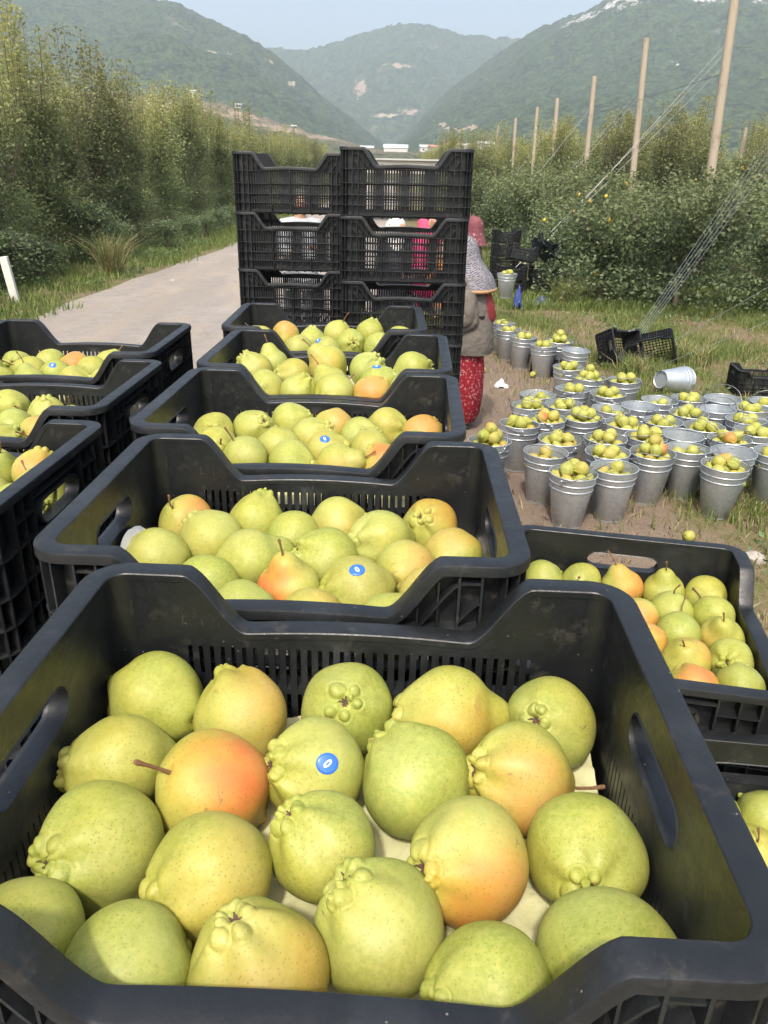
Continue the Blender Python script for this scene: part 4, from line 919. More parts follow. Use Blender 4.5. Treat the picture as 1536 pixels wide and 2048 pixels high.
def ribs_mesh():
    mb = MB(); base = plan_path()
    for z, dep in ((.0112, .0195), (.046, .019), (.082, .019), (.122, .019), (.1715, .019)):
        ring = [(p[0], p[1], p[2], p[3], z) for p in base if abs(p[0]) > LX - RC - 1e-6 or abs(round(p[0] / .0083) - p[0] / .0083) < .6]
        sweep(mb, ring, [(.0031, 0), (dep, 0), (dep, .0022), (.0031, .0022)], False)
    y0 = LY + .0031; y1 = LY + .0192
    for s in (-1, 1):
        for x in (-.222, -.200, -.178, -.0833, 0, .0833, .178, .200, .222):
            zt = top_z(x) - .004
            if abs(x) > LX - RC: continue
            a, b = (y0, y1) if s > 0 else (-y1, -y0); mb.box(x - .0012, x + .0012, a, b, .0136, zt)
        # curved ribs that echo the scooped rim
        for sx in (-1, 1):
            for d in (.020, .040):
                pts = []
                for k in range(26):
                    ax = .118 + d * .6 + (.200 - .118 - d * .6) * k / 25
                    z = top_z(ax - d) - d * 1.05
                    if z > .175: pts.append((sx * ax, z))
                a, b = (y0, y1 - .002) if s > 0 else (-y1 + .002, -y0)
                for (xa, za), (xb, zb) in zip(pts[:-1], pts[1:]):
                    nx, nz = -(zb - za), (xb - xa); l_ = math.hypot(nx, nz); nx *= .0011 / l_; nz *= .0011 / l_
                    vs = [(xa-nx, a, za-nz), (xb-nx, a, zb-nz), (xb+nx, a, zb+nz), (xa+nx, a, za+nz), (xa-nx, b, za-nz), (xb-nx, b, zb-nz), (xb+nx, b, zb+nz), (xa+nx, b, za+nz)]
                    mb.add(vs, [(0,1,2,3), (7,6,5,4), (0,4,5,1), (2,6,7,3)])
            for ax, z0, z1 in ((.138, .175, .200), (.158, .175, .226)):
                a, b = (y0, y1 - .003) if s > 0 else (-y1 + .003, -y0); mb.box(sx*ax - .001, sx*ax + .001, a, b, z0, z1)
    x0 = LX + .0031; x1 = LX + .0192
    for s in (-1, 1):
        a, b = (x0, x1) if s > 0 else (-x1, -x0)
        for y in (-.124, -.100, -.075, .075, .100, .124): mb.box(a, b, y - .0012, y + .0012, .0136, HT - .004)
        for y in (-.037, 0, .037): mb.box(a, b, y - .0012, y + .0012, .0136, .1635)
        for y in (-.055, -.0185, .0185, .055): mb.box(a, b, y - .0008, y + .0008, .0845, .1635)
        for ya, yb in ((-.123, -.0762), (.0762, .123)):
            mb.box(a, b, ya, yb, .205, .2072)
        mb.box(a, b, -.0735, .0735, .2205, .2225)
    for sx in (-1, 1):
        for sy in (-1, 1):
            for an in (20, 45, 70):
                c, s = math.cos(R(an)), math.sin(R(an)); px, py = LX - RC, LY - RC
                q = [(px + (RC + .0031) * c, py + (RC + .0031) * s), (px + (RC + .0185) * c, py + (RC + .0185) * s)]
                t_ = (-s * .0011, c * .0011)
                co = [(q[0][0]-t_[0], q[0][1]-t_[1]), (q[1][0]-t_[0], q[1][1]-t_[1]), (q[1][0]+t_[0], q[1][1]+t_[1]), (q[0][0]+t_[0], q[0][1]+t_[1])]
                vs = [(sx*x, sy*y, z) for z in (.0136, HT - .005) for x, y in co]
                mb.add(vs, [(0,1,2,3), (7,6,5,4), (0,4,5,1), (1,5,6,2), (2,6,7,3), (3,7,4,0)])
    return mb.mesh('rib_lattice', M['plastic'])
def base_mesh():
    mb = MB(); y0, y1 = 0.0005, .0035
    # latticed floor: bars both ways with open squares
    xs = np.linspace(-LX + .002, LX - .002, 14); ys_ = np.linspace(-LY + .002, LY - .002, 11)
    for x in xs: mb.box(x - .004, x + .004, -LY + .002, LY - .002, y0, y1)
    for i, y in enumerate(ys_): mb.box(-LX + .002, LX - .002, y - .004, y + .004, y1 + .0002, y1 + .0026)
    return mb.mesh('base', M['plastic'])
CM = dict(side=side_wall_mesh(), end=end_wall_mesh(), corner=corner_mesh(), rim=rim_mesh(), ribs=ribs_mesh(), base=base_mesh())
def crate(loc, yaw, label, group, rot=None, parts='all'):
    t = empty('harvest_crate', loc, yaw, label, 'crate', group)
    if rot is not None: t.rotation_euler = rot
    for k in range(2): link('side_wall', CM['side'], t, None, (0, 0, math.pi * k))
    for k in (0, 1): link('end_wall', CM['end'], t, None, (0, 0, math.pi / 2 + math.pi * k))
    link('corner_post', CM['corner'], t)
    for sc_ in ((-1, 1, 1), (-1, -1, 1), (1, -1, 1)):
        c = link('corner_post', CM['corner'], t); c.scale = sc_
    link('rim', CM['rim'], t); o = link('rib_lattice', CM['ribs'], t)
    link('base', CM['base'], t)
    return t

PITCH = 0.237
COLS = {  # x, y, yaw, rim height, levels built, words
 'c1': (-.030, .439, -2.2, 1.556, 6, 'nearest central stack'), 'c2': (-.099, .8375, -1.2, 1.556, 6, 'second central stack'), 'c3': (-.1254, 1.234, -2.2, 1.556, 6, 'third central stack'),
 'c4': (-.118, 1.6226, -1.8, 1.556, 6, 'fourth central stack'), 'c5': (-.155, 2.022, 0.6, 1.556, 6, 'fifth central stack'),
 'l1': (-.6988, .9881, -2.4, 1.529, 6, 'nearest left stack'), 'l2': (-.7204, 1.4146, -1.3, 1.529, 6, 'middle left stack'), 'l3': (-.7594, 1.8358, -.4, 1.529, 6, 'farthest left stack'),
 'r1': (.432, 1.1247, 79, 1.253, 5, 'right stack'), 'r2': (.505, .60, 84, 1.195, 5, 'lower right stack')}
TOPLAB = {'c1': 'large black plastic crate filling the foreground, one layer of big pears on paper inside',
 'c2': 'black crate of pears directly behind the foreground crate, white paper at its left',
 'c3': 'third black crate of pears from the camera in the central line',
 'c4': 'fourth black crate of pears in the central line, heaped to its rim',
 'c5': 'farthest black crate of pears in the central line, before the empty stacks',
 'l1': 'nearest of the three black crates at the left edge, cut by the frame',
 'l2': 'middle one of the three black crates of pears at the left edge',
 'l3': 'farthest of the three left crates, its pale lit slots facing the road',
 'r1': 'lower black crate at the right edge, its hand hole showing grass',
 'r2': 'black crate of pears at the right edge, below the one with the visible grass'}
for key, (x, y, yw, rz, lv, words_) in COLS.items():
    gap0 = rz - HT - PITCH * (lv - 1)
    for k in range(lv):
        z = rz - HT - PITCH * k
        off = (0, 0) if k == 0 else (RNG.uniform(-.003, .003), RNG.uniform(-.003, .003))
        if k == 0: lb, gr = TOPLAB[key], 'crates of pears on top of the stacks'
        else: lb, gr = 'black crate %s below the top one in the %s' % ({1: 'directly', 2: 'two levels', 3: 'three levels', 4: 'four levels', 5: 'five levels'}[k], words_), 'crates lower in the stacks'
        cr_ = crate((x + off[0], y + off[1], z), R(yw) + (0 if k == 0 else RNG.uniform(-.004, .004)), lb, gr)
        if key == 'c1': cr_.scale = (1, 1.035, 1)
        if key in ('r1', 'r2'): cr_.scale = (1, 1.18, 1)
    if key == 'c1':
        pass
    if gap0 > .02:   # a slatted wooden pallet under each column
        t = empty('pallet', (x, y, 0), R(yw), 'wooden pallet under the %s' % words_, 'pallet', 'pallets under the stacks')
        tp = MB(); tp.box(-.24, .24, -.03, .03, gap0 - .02, gap0 - .002); sm = tp.mesh('slat', M['wood'])
        for q in (-.14, -.05, .05, .14): link('slat', sm, t, (0, q, 0))
        bl = MB(); bl.box(-.03, .03, -.17, .17, 0, gap0 - .0205); bm_ = bl.mesh('runner', M['wood'])
        for q in (-.2, 0, .2): link('runner', bm_, t, (q, 0, 0))
# tall empty stacks behind
for key, x, y, yw, top, lab in (('R', .0590, 3.2649, -1.5, 1.9835, 'right'), ('L', -.4227, 3.7038, -2.3, 1.969, 'left')):
    for k in range(8):
        z = top - HT - PITCH * k
        crate((x + RNG.uniform(-.003, .003) * (k > 0), y, z), R(yw) + RNG.uniform(-.006, .006), 'empty black crate, %s from the top of the tall %s stack' % (ordinal(k + 1), lab) if k else 'empty black crate on top of the tall %s stack' % lab, 'crates of the two tall stacks')
    g0 = top - HT - PITCH * 7
    t = empty('pallet', (x, y, 0), R(yw), 'low wooden pallet under the tall %s stack' % lab, 'pallet', 'pallets under the stacks')
    tp = MB(); tp.box(-.24, .24, -.03, .03, g0 - .02, g0 - .002); sm = tp.mesh('slat', M['wood'])
    for q in (-.14, -.05, .05, .14): link('slat', sm, t, (0, q, 0))
    bl = MB(); bl.box(-.03, .03, -.17, .17, 0, g0 - .0205); bm_ = bl.mesh('runner', M['wood'])
    for q in (-.2, 0, .2): link('runner', bm_, t, (q, 0, 0))
# crates lying about the orchard
crate((1.78, 7.95, 0), R(-22), 'black crate standing on the ground beside the far buckets, left of the broken ones', 'crates lying in the orchard')
crate((2.50, 8.55, .12), 0, 'black crate tipped on its side near the wire anchor', 'crates lying in the orchard', rot=(R(62), R(8), R(35)))
crate((2.98, 8.65, .16), 0, 'black crate leaning open side out, right of the wire anchor', 'crates lying in the orchard', rot=(R(105), R(-18), R(-20)))
crate((3.62, 7.35, .0), R(-8), 'black crate standing behind the buckets at the right edge', 'crates lying in the orchard')
for k, (x, y, z, rt, lb) in enumerate(((2.15, 13.8, 0, (0, 0, .05), 'lower left black crate of the far pile under the trees'), (2.72, 13.9, 0, (0, 0, -.03), 'lower right black crate of the far pile under the trees'),
        (2.12, 13.8, .24, (0, 0, .02), 'upper left crate of the far pile under the trees'), (2.70, 13.9, .24, (0, 0, .0), 'upper right crate of the far pile under the trees'),
        (2.25, 13.75, .56, (R(-8), R(10), .1), 'black crate lying tilted on top of the far pile'), (2.70, 14.3, .62, (R(35), R(30), .4), 'black crate thrown slantwise on the right of the far pile'))):
    crate((x, y, z), 0, lb, 'crates of the far pile', rot=rt)
for k in range(3):
    crate((2.18, 15.2, .25 + .24 * k), R(3), ('lowest', 'middle', 'top')[k] + ' crate of the small upright stack behind the far pile', 'crates of the far pile')
crate((2.18, 15.2, .005), R(3), 'bottom crate of the small upright stack behind the far pile', 'crates of the far pile')

# ---------------------------------------------------------------- pears
VAR = []
for i in range(12):
    q = random.Random(500 + i)
    kn = []
    nk = q.choice((4, 5, 5, 5, 6))
    for k in range(nk):
        kn.append((2 * math.pi * k / nk + q.uniform(-.35, .35), q.uniform(.17, .36), q.uniform(.10, .18), q.uniform(.06, .12)))   # phi, theta, radius, height
    if q.random() < .7:
        for k in range(2): kn.append((q.uniform(0, 6.28), q.uniform(.08, .16), .07, .06))
    VAR.append(dict(kn=kn, ph=q.uniform(0, 6.28), lob=q.uniform(.02, .05), neck=q.uniform(.04, .20), flat=q.uniform(.92, 1.04), s1=[q.uniform(-1, 1) for _ in range(9)], crown=q.uniform(.05, .15), elong=q.uniform(-.02, .05)))
VAR[4]['neck'] = .34; VAR[7]['neck'] = .26
for i_, f_ in ((1, .05), (3, .07), (5, .04), (8, .06), (10, .08)): VAR[i_]['fur'] = f_
def pear_r(v, th, ph):
    """radius (unit pear) in direction th (from the calyx pole), ph"""
    s, c = np.sin(th), np.cos(th)
    r_ = 0.985 - 0.045 * c * c + v['elong'] * c * c + .030 * c * s * s - .028 * np.exp(-((th - .95) / .28) ** 2) - .030 * np.exp(-((th - 2.45) / .30) ** 2) * (v['neck'] * 6)
    r_ = r_ + v['neck'] * np.exp(-((math.pi - th) / .42) ** 2) - .10 * np.exp(-((math.pi - th) / .10) ** 2)
    r_ = r_ + v['crown'] * np.exp(-(th / .42) ** 2)
    r_ = r_ + v['lob'] * np.cos(5 * ph + v['ph']) * (np.exp(-((th - .55) / .5) ** 2) + .30 * s) * np.clip(th / .25, 0, 1)
    a = v['s1']
    r_ = r_ + .022 * (a[0] * s * np.cos(ph + a[1] * 3) * c + a[2] * s * s * np.cos(2 * ph + a[3] * 3) + a[4] * s ** 3 * np.cos(3 * ph + a[5] * 3) + a[6] * s * s * c * np.sin(2 * ph + a[7] * 3)) * 1.9
    x, y = s * np.cos(ph), s * np.sin(ph)
    for (kp, kt, kr, kh) in v['kn']:
        kx, ky, kz = math.sin(kt) * math.cos(kp), math.sin(kt) * math.sin(kp), math.cos(kt)
        d = np.arccos(np.clip(x * kx + y * ky + c * kz, -1, 1)) / kr
        b = np.sqrt(np.clip(1 - d * d, 0, 1)); sm = np.exp(-(d / 1.25) ** 2)
        r_ = r_ + kh * (.50 * b + .60 * sm) - .028 * np.exp(-((d - 1.15) / .25) ** 2)
    if 'fur' in v: r_ = r_ - v['fur'] * np.exp(-(((np.mod(ph - v['s1'][8] * 3 + math.pi, 2 * math.pi) - math.pi)) / .16) ** 2) * np.exp(-((th - .45) / .35) ** 2)
    r_ = r_ - .13 * np.exp(-(th / .10) ** 2)
    return r_
def pear_mesh(v, nph, n1, n2, name, mat):
    th = np.concatenate([np.linspace(0.012, .62, n1, endpoint=False), .62 + (math.pi - .012 - .62) * np.linspace(0, 1, n2)])
    ph = np.linspace(0, 2 * math.pi, nph, endpoint=False)
    T, P = np.meshgrid(th, ph, indexing='ij'); r_ = pear_r(v, T, P)
    V = np.stack([r_ * np.sin(T) * np.cos(P), r_ * np.sin(T) * np.sin(P), r_ * np.cos(T)], -1).reshape(-1, 3)
    nT = len(th); i = np.arange(nT - 1)[:, None] * nph + np.arange(nph)[None, :]; j = np.arange(nT - 1)[:, None] * nph + (np.arange(nph)[None, :] + 1) % nph
    F = np.stack([i, i + nph, j + nph, j], -1).reshape(-1, 4)
    V = V * 0.045
    mb = MB(); mb.v = [tuple(q) for q in V]; mb.f = [tuple(q) for q in F] + [tuple(range(nph)), tuple(reversed(range((nT-1)*nph, nT*nph)))]; mb.m = [0] * len(mb.f)
    return mb.mesh(name, mat, 180)
PM = [pear_mesh(v, 72, 30, 26, 'pear', M['pear']) for v in VAR]
PL = [pear_mesh(v, 20, 5, 10, 'small_pear', M['pear_far']) for v in VAR[:5]]
def stem_mesh(i):
    q = random.Random(60 + i); mb = MB(); v = VAR[i % len(VAR)]
    z0 = -.045 * (1.0 + v['neck'] * .9 - .11); b1, b2 = q.uniform(-.006, .006), q.uniform(-.010, .010); L = q.uniform(.018, .034)
    mb.tube([(0, 0, z0 + .004), (b1 * .3, 0, z0 - L * .35), (b1, b2 * .5, z0 - L * .75), (b1 * 1.5, b2, z0 - L), (b1 * 1.6, b2 * 1.1, z0 - L - .002)], [.0019, .0014, .0014, .0022, .0018], 8)
    return mb.mesh('stem', M['stem'], 60)
def calyx_mesh(i):
    q = random.Random(90 + i); mb = MB(); v = VAR[i % len(VAR)]
    z0 = .045 * float(pear_r(v, np.array([.02]), np.array([0.]))[0])
    for k in range(7):
        a = k * .9 + q.uniform(-.3, .3); L = q.uniform(.0045, .009)
        p0 = (.0005 * math.cos(a), .0005 * math.sin(a), z0 - .0005); p1 = (L * .6 * math.cos(a), L * .6 * math.sin(a), z0 + .002); p2 = (L * math.cos(a + .3), L * math.sin(a + .3), z0 + q.uniform(.0015, .0045))
        mb.tube([p0, p1, p2], [.0014, .0011, .0005], 5)
    return mb.mesh('calyx', M['calyx'], 60)
STM = [stem_mesh(i) for i in range(len(VAR))]; CLX = [calyx_mesh(i) for i in range(len(VAR))]
def sticker_on(pear, vi, Rm, sdir):
    """blue oval sticker with a white ring, laid on the skin in direction sdir (world)"""
    v = VAR[vi]; s = (Rm.transposed() @ Vector(sdir)).normalized()
    t1 = s.cross(Vector((0, 0, 1)) if abs(s.z) < .9 else Vector((1, 0, 0))).normalized()
    # keep the sticker upright as seen from the camera side
    q_ = random.Random(int(abs(pear.location.y * 1e4))); upw = Rm.transposed() @ Vector((q_.uniform(-.5, .5), .4, .9)); t2 = (upw - s * upw.dot(s)).normalized(); t1 = t2.cross(s).normalized()
    def pt(a, b, lift):
        d = (s * .045 + t1 * a + t2 * b).normalized()
        th = math.acos(max(-1, min(1, d.z))); ph = math.atan2(d.y, d.x)
        return d * (.045 * float(pear_r(v, np.array([th]), np.array([ph]))[0]) + lift)
    n = 32; mb = MB(); vs = [pt(0, 0, .0006)]
    for r_, lift in ((.25, .0006), (.5, .0006), (.75, .0006), (.97, .0006), (1.0, .0001)):
        for k in range(n):
            a = 2 * math.pi * k / n; vs.append(pt(.0102 * r_ * math.cos(a), .0092 * r_ * math.sin(a), lift))
    fs = [(0, 1 + k, 1 + (k + 1) % n) for k in range(n)]
    for q in range(4): fs += [(1+q*n+k, 1+(q+1)*n+k, 1+(q+1)*n+(k+1) % n, 1+q*n+(k+1) % n) for k in range(n)]
    mb.add(vs, fs); st = link('sticker', mb.mesh('sticker', M['sticker'], 180), pear)
    mk = MB(); vs = []; rot = random.Random(int(abs(pear.location.x * 1e4))).uniform(-1.1, .9)
    for rx, ry in ((.0009, .0026), (.0022, .0043)):
        for k in range(n):
            a = 2 * math.pi * k / n; x, y_ = rx * math.cos(a), ry * math.sin(a)
            vs.append(pt(x * math.cos(rot) - y_ * math.sin(rot), x * math.sin(rot) + y_ * math.cos(rot), .00095))
    mk.add(vs, [(k, n + k, n + (k+1) % n, (k+1) % n) for k in range(n)])
    link('sticker_mark', mk.mesh('sticker_mark', M['mark'], 180), st)
def put_pear(loc, rad, zax, xhint, vi, col, label, group, hi=True, roll=0.0, parts=True, cat='pear'):
    z = Vector(zax).normalized(); x = Vector(xhint); x = x - z * x.dot(z)
    if x.length < .05: x = Vector((z.y, -z.x, .1)); x = x - z * x.dot(z)
    x.normalize(); y = z.cross(x); Rm = Matrix((x, y, z)).transposed()
    if hi:
        o = link('pear', PM[vi], None)
    else: o = link('pear', PL[vi % len(PL)], None)
    o.matrix_world = Matrix.Translation(Vector(loc)) @ Rm.to_4x4() @ Matrix.Scale(rad / .045, 4)
    o.color = (*col, 1); tag(o, label, cat, group)
    if parts:
        link('stem', STM[vi], o); link('calyx', CLX[vi], o)
    return o, Rm

C1LAB = ['green pear in the back left corner of the nearest crate', 'green knobbly pear at the left wall of the nearest crate, second from back', 'orange flushed pear, second from left in the back row of the nearest crate',
 'green pear in the middle back of the nearest crate, calyx facing the camera', 'yellow flushed round pear in the back row, knobbly end pointing left', 'russet flecked green pear in the back right corner with a clustered calyx',
 'pear with the brightest orange-red blush in the nearest crate', 'knobbly green pear with a round blue sticker in the nearest crate', 'plain bright green pear right of the stickered pear in the nearest crate', 'green pear with deep yellow right side near the right wall of the nearest crate',
 'pale green pear with dark calyx at the left wall of the nearest crate', 'big pear with a split looking calyx, front left centre of the nearest crate', 'green pear with small calyx knobs on top, centre of the nearest crate', 'pear with glossy golden-orange right side in the nearest crate', 'green pear with knobbed calyx by the right wall of the nearest crate',
 'plain green pear cut by the left frame edge in the nearest crate', 'plain green pear in the front left corner of the nearest crate', 'yellowish speckled pear at the front wall of the nearest crate, left of centre', 'tall pale yellow pear at the front wall in the centre of the nearest crate', 'green pear with long knobs at the front wall of the nearest crate', 'green pear in the front right corner of the nearest crate']
BL_HINT = {6: (.25, -.35, .9), 9: (.75, -.6, -.25), 13: (.65, -.65, -.35), 2: (.7, -.6, -.2), 4: (.5, -.4, -.2), 11: (.9, -.3, .4), 7: (-.5, -.6, -.6), 17: (.5, -.5, .3)}
WORDS = {'c1': 'nearest crate', 'c2': 'second central crate', 'c3': 'third central crate', 'c4': 'fourth central crate', 'c5': 'farthest central crate', 'l1': 'nearest left crate', 'l2': 'middle left crate', 'l3': 'farthest left crate', 'r1': 'lower right crate', 'r2': 'lowest right crate'}
rp = random.Random(4)
VI_FORCE = {('c1', 1): 0, ('c1', 10): 2, ('c1', 11): 9, ('c1', 14): 6, ('c1', 19): 11, ('c1', 20): 0, ('c1', 3): 6, ('c1', 0): 8, ('c2', 10): 4, ('r1', 2): 7, ('r1', 3): 4}
for key, lst in PEARS.items():
    order = sorted(range(len(lst)), key=lambda i: -lst[i][1])
    nrow = max(1, round(len(lst) / 4.5)); rows = {}
    per = math.ceil(len(lst) / nrow)
    for rk in range(nrow):
        rr = sorted(order[rk*per:(rk+1)*per], key=lambda i: lst[i][0])
        for ci, i in enumerate(rr): rows[i] = (rk, ci)
    for i, (x, y, z, rad, ax, ay, az_, bl, stk) in enumerate(lst):
        vi = VI_FORCE.get((key, i), rp.randrange(12))
        yel = rp.choice((0.0, .1, .2, .35, .6)) if bl < .2 else .45 + .4 * bl
        if bl > 0: blush = bl
        else: blush = rp.choice((0, 0, .05, .12))
        hint = BL_HINT.get(i) if key == 'c1' and i in BL_HINT else (rp.uniform(-.7, .7), rp.uniform(-.9, .1), .6 if bl > .4 else rp.uniform(-.3, .8))
        if key == 'c1': lb = C1LAB[i]
        else:
            look = 'orange-red blushed' if bl > .7 else 'yellow-orange flushed' if bl > .35 else 'blue stickered green' if stk else 'green'
            rk, ci = rows[i]
            lb = '%s pear, %s from left in %s row of the %s' % (look, ordinal(ci + 1), ('back', 'second', 'third', 'fourth', 'fifth', 'sixth')[rk], WORDS[key])
        o, Rm = put_pear((x, y, z), rad, (ax, ay, az_), hint, vi, (blush, yel, rp.uniform(.2, 1.0)), lb, 'pears on top of the crates')
        if stk: bpy.context.view_layer.update(); sticker_on(o, vi, Rm, {'c1': (.27, -.60, .72), 'c2': (.0, -.42, .91), 'c3': (.0, -.55, .8), 'c4': (-.1, -.1, 1), 'c5': (-.5, -.3, .8)}.get(key, (.1, -.6, .75)))

# liner paper and the layer of pears hidden below it
def paper_mesh(seed, lift=0):
    nx, ny = 70, 54; xs = np.linspace(-.222, .222, nx); ys_ = np.linspace(-.160, .160, ny)
    X, Y = np.meshgrid(xs, ys_, indexing='ij')
    a = fbm(X, Y, 4, 14, seed); b = np.abs(fbm(X, Y, 3, 22, seed + 3) - .5) * 2
    Z = (a - .5) * .018 + (1 - b) ** 6 * .007
    edge = np.clip((np.abs(X) - .19) / .03, 0, 1) + np.clip((np.abs(Y) - .13) / .03, 0, 1)
    Z = Z + edge * .008 * (fbm(X, Y, 2, 6, seed + 9))
    if lift:
        e = np.clip((-X - .165) / .057, 0, 1) * np.exp(-((Y - .02) / .085) ** 2)
        Z = Z + e * .075; X = X + e * (-.001)
    i = np.arange(nx - 1)[:, None] * ny + np.arange(ny - 1)[None, :]
    F = np.stack([i, i + ny, i + ny + 1, i + 1], -1).reshape(-1, 4)
    return np_mesh('liner_paper', np.stack([X, Y, Z], -1).reshape(-1, 3), F, M['paper'], smooth=True)
PAP = {0: paper_mesh(3), 1: paper_mesh(5, 1)}
PAP[1].materials[0] = M['paper_white']
PLANE = {'c1': 1.447, 'c2': 1.450, 'c3': 1.470, 'c4': 1.492, 'c5': 1.488, 'l1': 1.460, 'l2': 1.443, 'l3': 1.444, 'r1': 1.168, 'r2': 1.10}
def filler(name, n_x, n_y, zs, seed, label, loc, rz):
    q = random.Random(seed); mb = MB(); sv = PL[0]
    co = [tuple(v.co) for v in PL[seed % 5].vertices]; fa = [tuple(p.vertices) for p in PL[seed % 5].polygons]
    for z in zs:
        for i in range(n_x):
            for j in range(n_y):
                Rq = Matrix.Rotation(q.uniform(0, 6.28), 3, 'X') @ Matrix.Rotation(q.uniform(0, 6.28), 3, 'Z'); s = q.uniform(.88, .97)
                c = Vector((-.18 + .36 * i / (n_x - 1), -.115 + .23 * j / (n_y - 1), z + q.uniform(-.004, .004)))
                mb.add([tuple(Rq @ Vector(v) * s + c) for v in co], fa)
    o = link(name, mb.mesh(name, M['pear_far'], 180), None, loc, (0, 0, rz)); o.color = (0, .3, .3, 1); tag(o, label, 'pears', kind='stuff')
for key, (x, y, yw, rz, lv, w_) in COLS.items():
    pz = PLANE[key] - .0455
    o = link('liner_paper', PAP[1 if key == 'c2' else 0], None, (x, y, pz), (0, 0, R(yw)))
    if key == 'c1': o.scale = (1, 1.03, 1)
    if key in ('r1', 'r2'): o.scale = (1, 1.17, 1)
    tag(o, {'c1': 'crumpled pale yellow liner sheet under the pears of the nearest crate', 'c2': 'white liner sheet curling up at the left wall of the second crate'}.get(key, 'pale liner sheet under the pears of the %s' % WORDS[key]), 'paper sheet', 'liner sheets in the crates')
    if key in ('c1', 'c2', 'r1', 'l1', 'l2', 'l3', 'c3'):
        filler('pears', 5, 3, [rz - HT + .05], 11, 'layer of pears below the paper in the %s' % WORDS[key], (x, y, 0), R(yw))
for k in (2, 3):
    filler('pears', 5, 3, [1.9835 - HT - PITCH * k + .05], 20 + k, 'few pears at the bottom of a crate in the tall right stack, level %s' % ordinal(k + 1), (.059, 3.265, 0), R(-1.5))

# ---------------------------------------------------------------- buckets
def bucket_parts():
    b = MB(); ro = [(.076, .012), (.080, .004), (.083, .0), (.085, .004), (.085, .014), (.088, .016), (.138, .276), (.1375, .276), (.0875, .018), (.0, .017)]
    ro = [(r_, z_ * 1.19) for r_, z_ in ro]; b.lathe(ro, 44); body = b.mesh('body', M['galv'], 45)
    r_ = MB(); r_.lathe([(.138 + .0035 * math.cos(a), .330 + .0035 * math.sin(a)) for a in np.linspace(0, 2*math.pi, 9)], 44); rim = r_.mesh('rim', M['galv'], 180)
    bands = []
    for z in (.245, .283):
        rz_ = .088 + (z - .019) / .3095 * .050
        m = MB(); m.lathe([(rz_ - .001, z - .0055), (rz_ + .0026, z - .0035), (rz_ + .0036, z), (rz_ + .0026, z + .0035), (rz_ - .001, z + .0055)], 44); bands.append(m.mesh('band', M['galv'], 180))
    e = MB(); e.tube([(.137, 0, .297), (.146, 0, .304), (.148, 0, .314), (.141, 0, .320)], .004, 6); e.box(.1325, .1385, -.014, .014, .286, .315); ear = e.mesh('ear', M['galv'], 60)
    h = MB(); pts = []
    for k in range(25):
        a = math.pi * k / 24; pts.append((.146 * math.cos(a), 0, .150 * math.sin(a) * (1.0 - .12 * math.sin(a))))
    h.tube(pts, .0028, 7); hd = h.mesh('handle', M['wire'], 60)
    return body, rim, bands, ear, hd
BK = bucket_parts()
SP = [pear_mesh(VAR[i], 30, 9, 14, 'small_pear', M['pear_far']) for i in (1, 4, 7, 9)]
for i, m_ in enumerate(SP):
    pass
def small_with_stem(i):
    src = SP[i]; mb = MB(); mb.add([tuple(v.co) for v in src.vertices], [tuple(p.vertices) for p in src.polygons], 0)
    s = MB(); v = VAR[(1, 4, 7, 9)[i]]; z0 = -.045 * (1 + v['neck'] * .9 - .1)
    s.tube([(0, 0, z0 + .004), (.004, 0, z0 - .012), (.010, .003, z0 - .026)], [.0024, .0018, .0026], 6)
    mb.add(s.v, s.f, 1)
    return mb.mesh('small_pear', [M['pear_far'], M['stem']], 180)
SP = [small_with_stem(i) for i in range(4)]
rb_ = random.Random(12)
stuff_pears = MB(); n_ind = 0
def fill_positions(h, q):
    P = []
    if h <= 0: return P
    if h < .35:
        for k in range(3): a = q.uniform(0, 6.28); P.append((.055 * math.cos(a + k * 2.1), .055 * math.sin(a + k * 2.1), .195 + q.uniform(0, .02)))
        P += [(.07 * math.cos(k * 1.05), .07 * math.sin(k * 1.05), .145) for k in range(6)]
        return P
    zb = .225 + .07 * min(1, h); ph = q.uniform(0, 6.28); rr = .083 if h > .6 else .078
    P += [(rr * math.cos(ph + k * 1.047) + q.uniform(-.006, .006), rr * math.sin(ph + k * 1.047) + q.uniform(-.006, .006), zb + q.uniform(-.012, .014)) for k in range(6)]
    P.append((q.uniform(-.01, .01), q.uniform(-.01, .01), zb + .012))
    if h > .55:
        n = 3 if h < 1.1 else 4; ph += .5
        P += [(.047 * math.cos(ph + k * 6.283 / n), .047 * math.sin(ph + k * 6.283 / n), zb + .062 + q.uniform(-.008, .008)) for k in range(n)]
    elif h > .35: P.append((.04 * math.cos(ph + 2), .04 * math.sin(ph + 2), zb + .062))
    if h > 1.15: P.append((0, 0, zb + .115))
    return P
order = sorted(range(len(BUCKETS)), key=lambda i: math.hypot(*BUCKETS[i][:2]))
BLAB = {0: 'foremost galvanised bucket, heaped with green pears, nearest the crates', 1: 'half filled bucket touching the right side of the foremost one', 2: 'bucket topped with orange blushed pears in the front row', 4: 'heaped bucket standing alone in the grass at the front right',
        5: 'bucket left of and behind the foremost one, half full', 10: 'leftmost bucket, partly hidden by the black crate, with tall pears', 3: 'deep half empty bucket between the orange topped one and the grass', 28: 'empty bucket with bright inside near the tipped bucket', 25: 'almost empty shiny bucket before the black crate on the right', 38: 'empty bucket at the far end beside a black crate'}
BSHORT = {0: 'foremost bucket', 2: 'orange topped front bucket', 4: 'bucket alone in the grass', 10: 'leftmost bucket'}
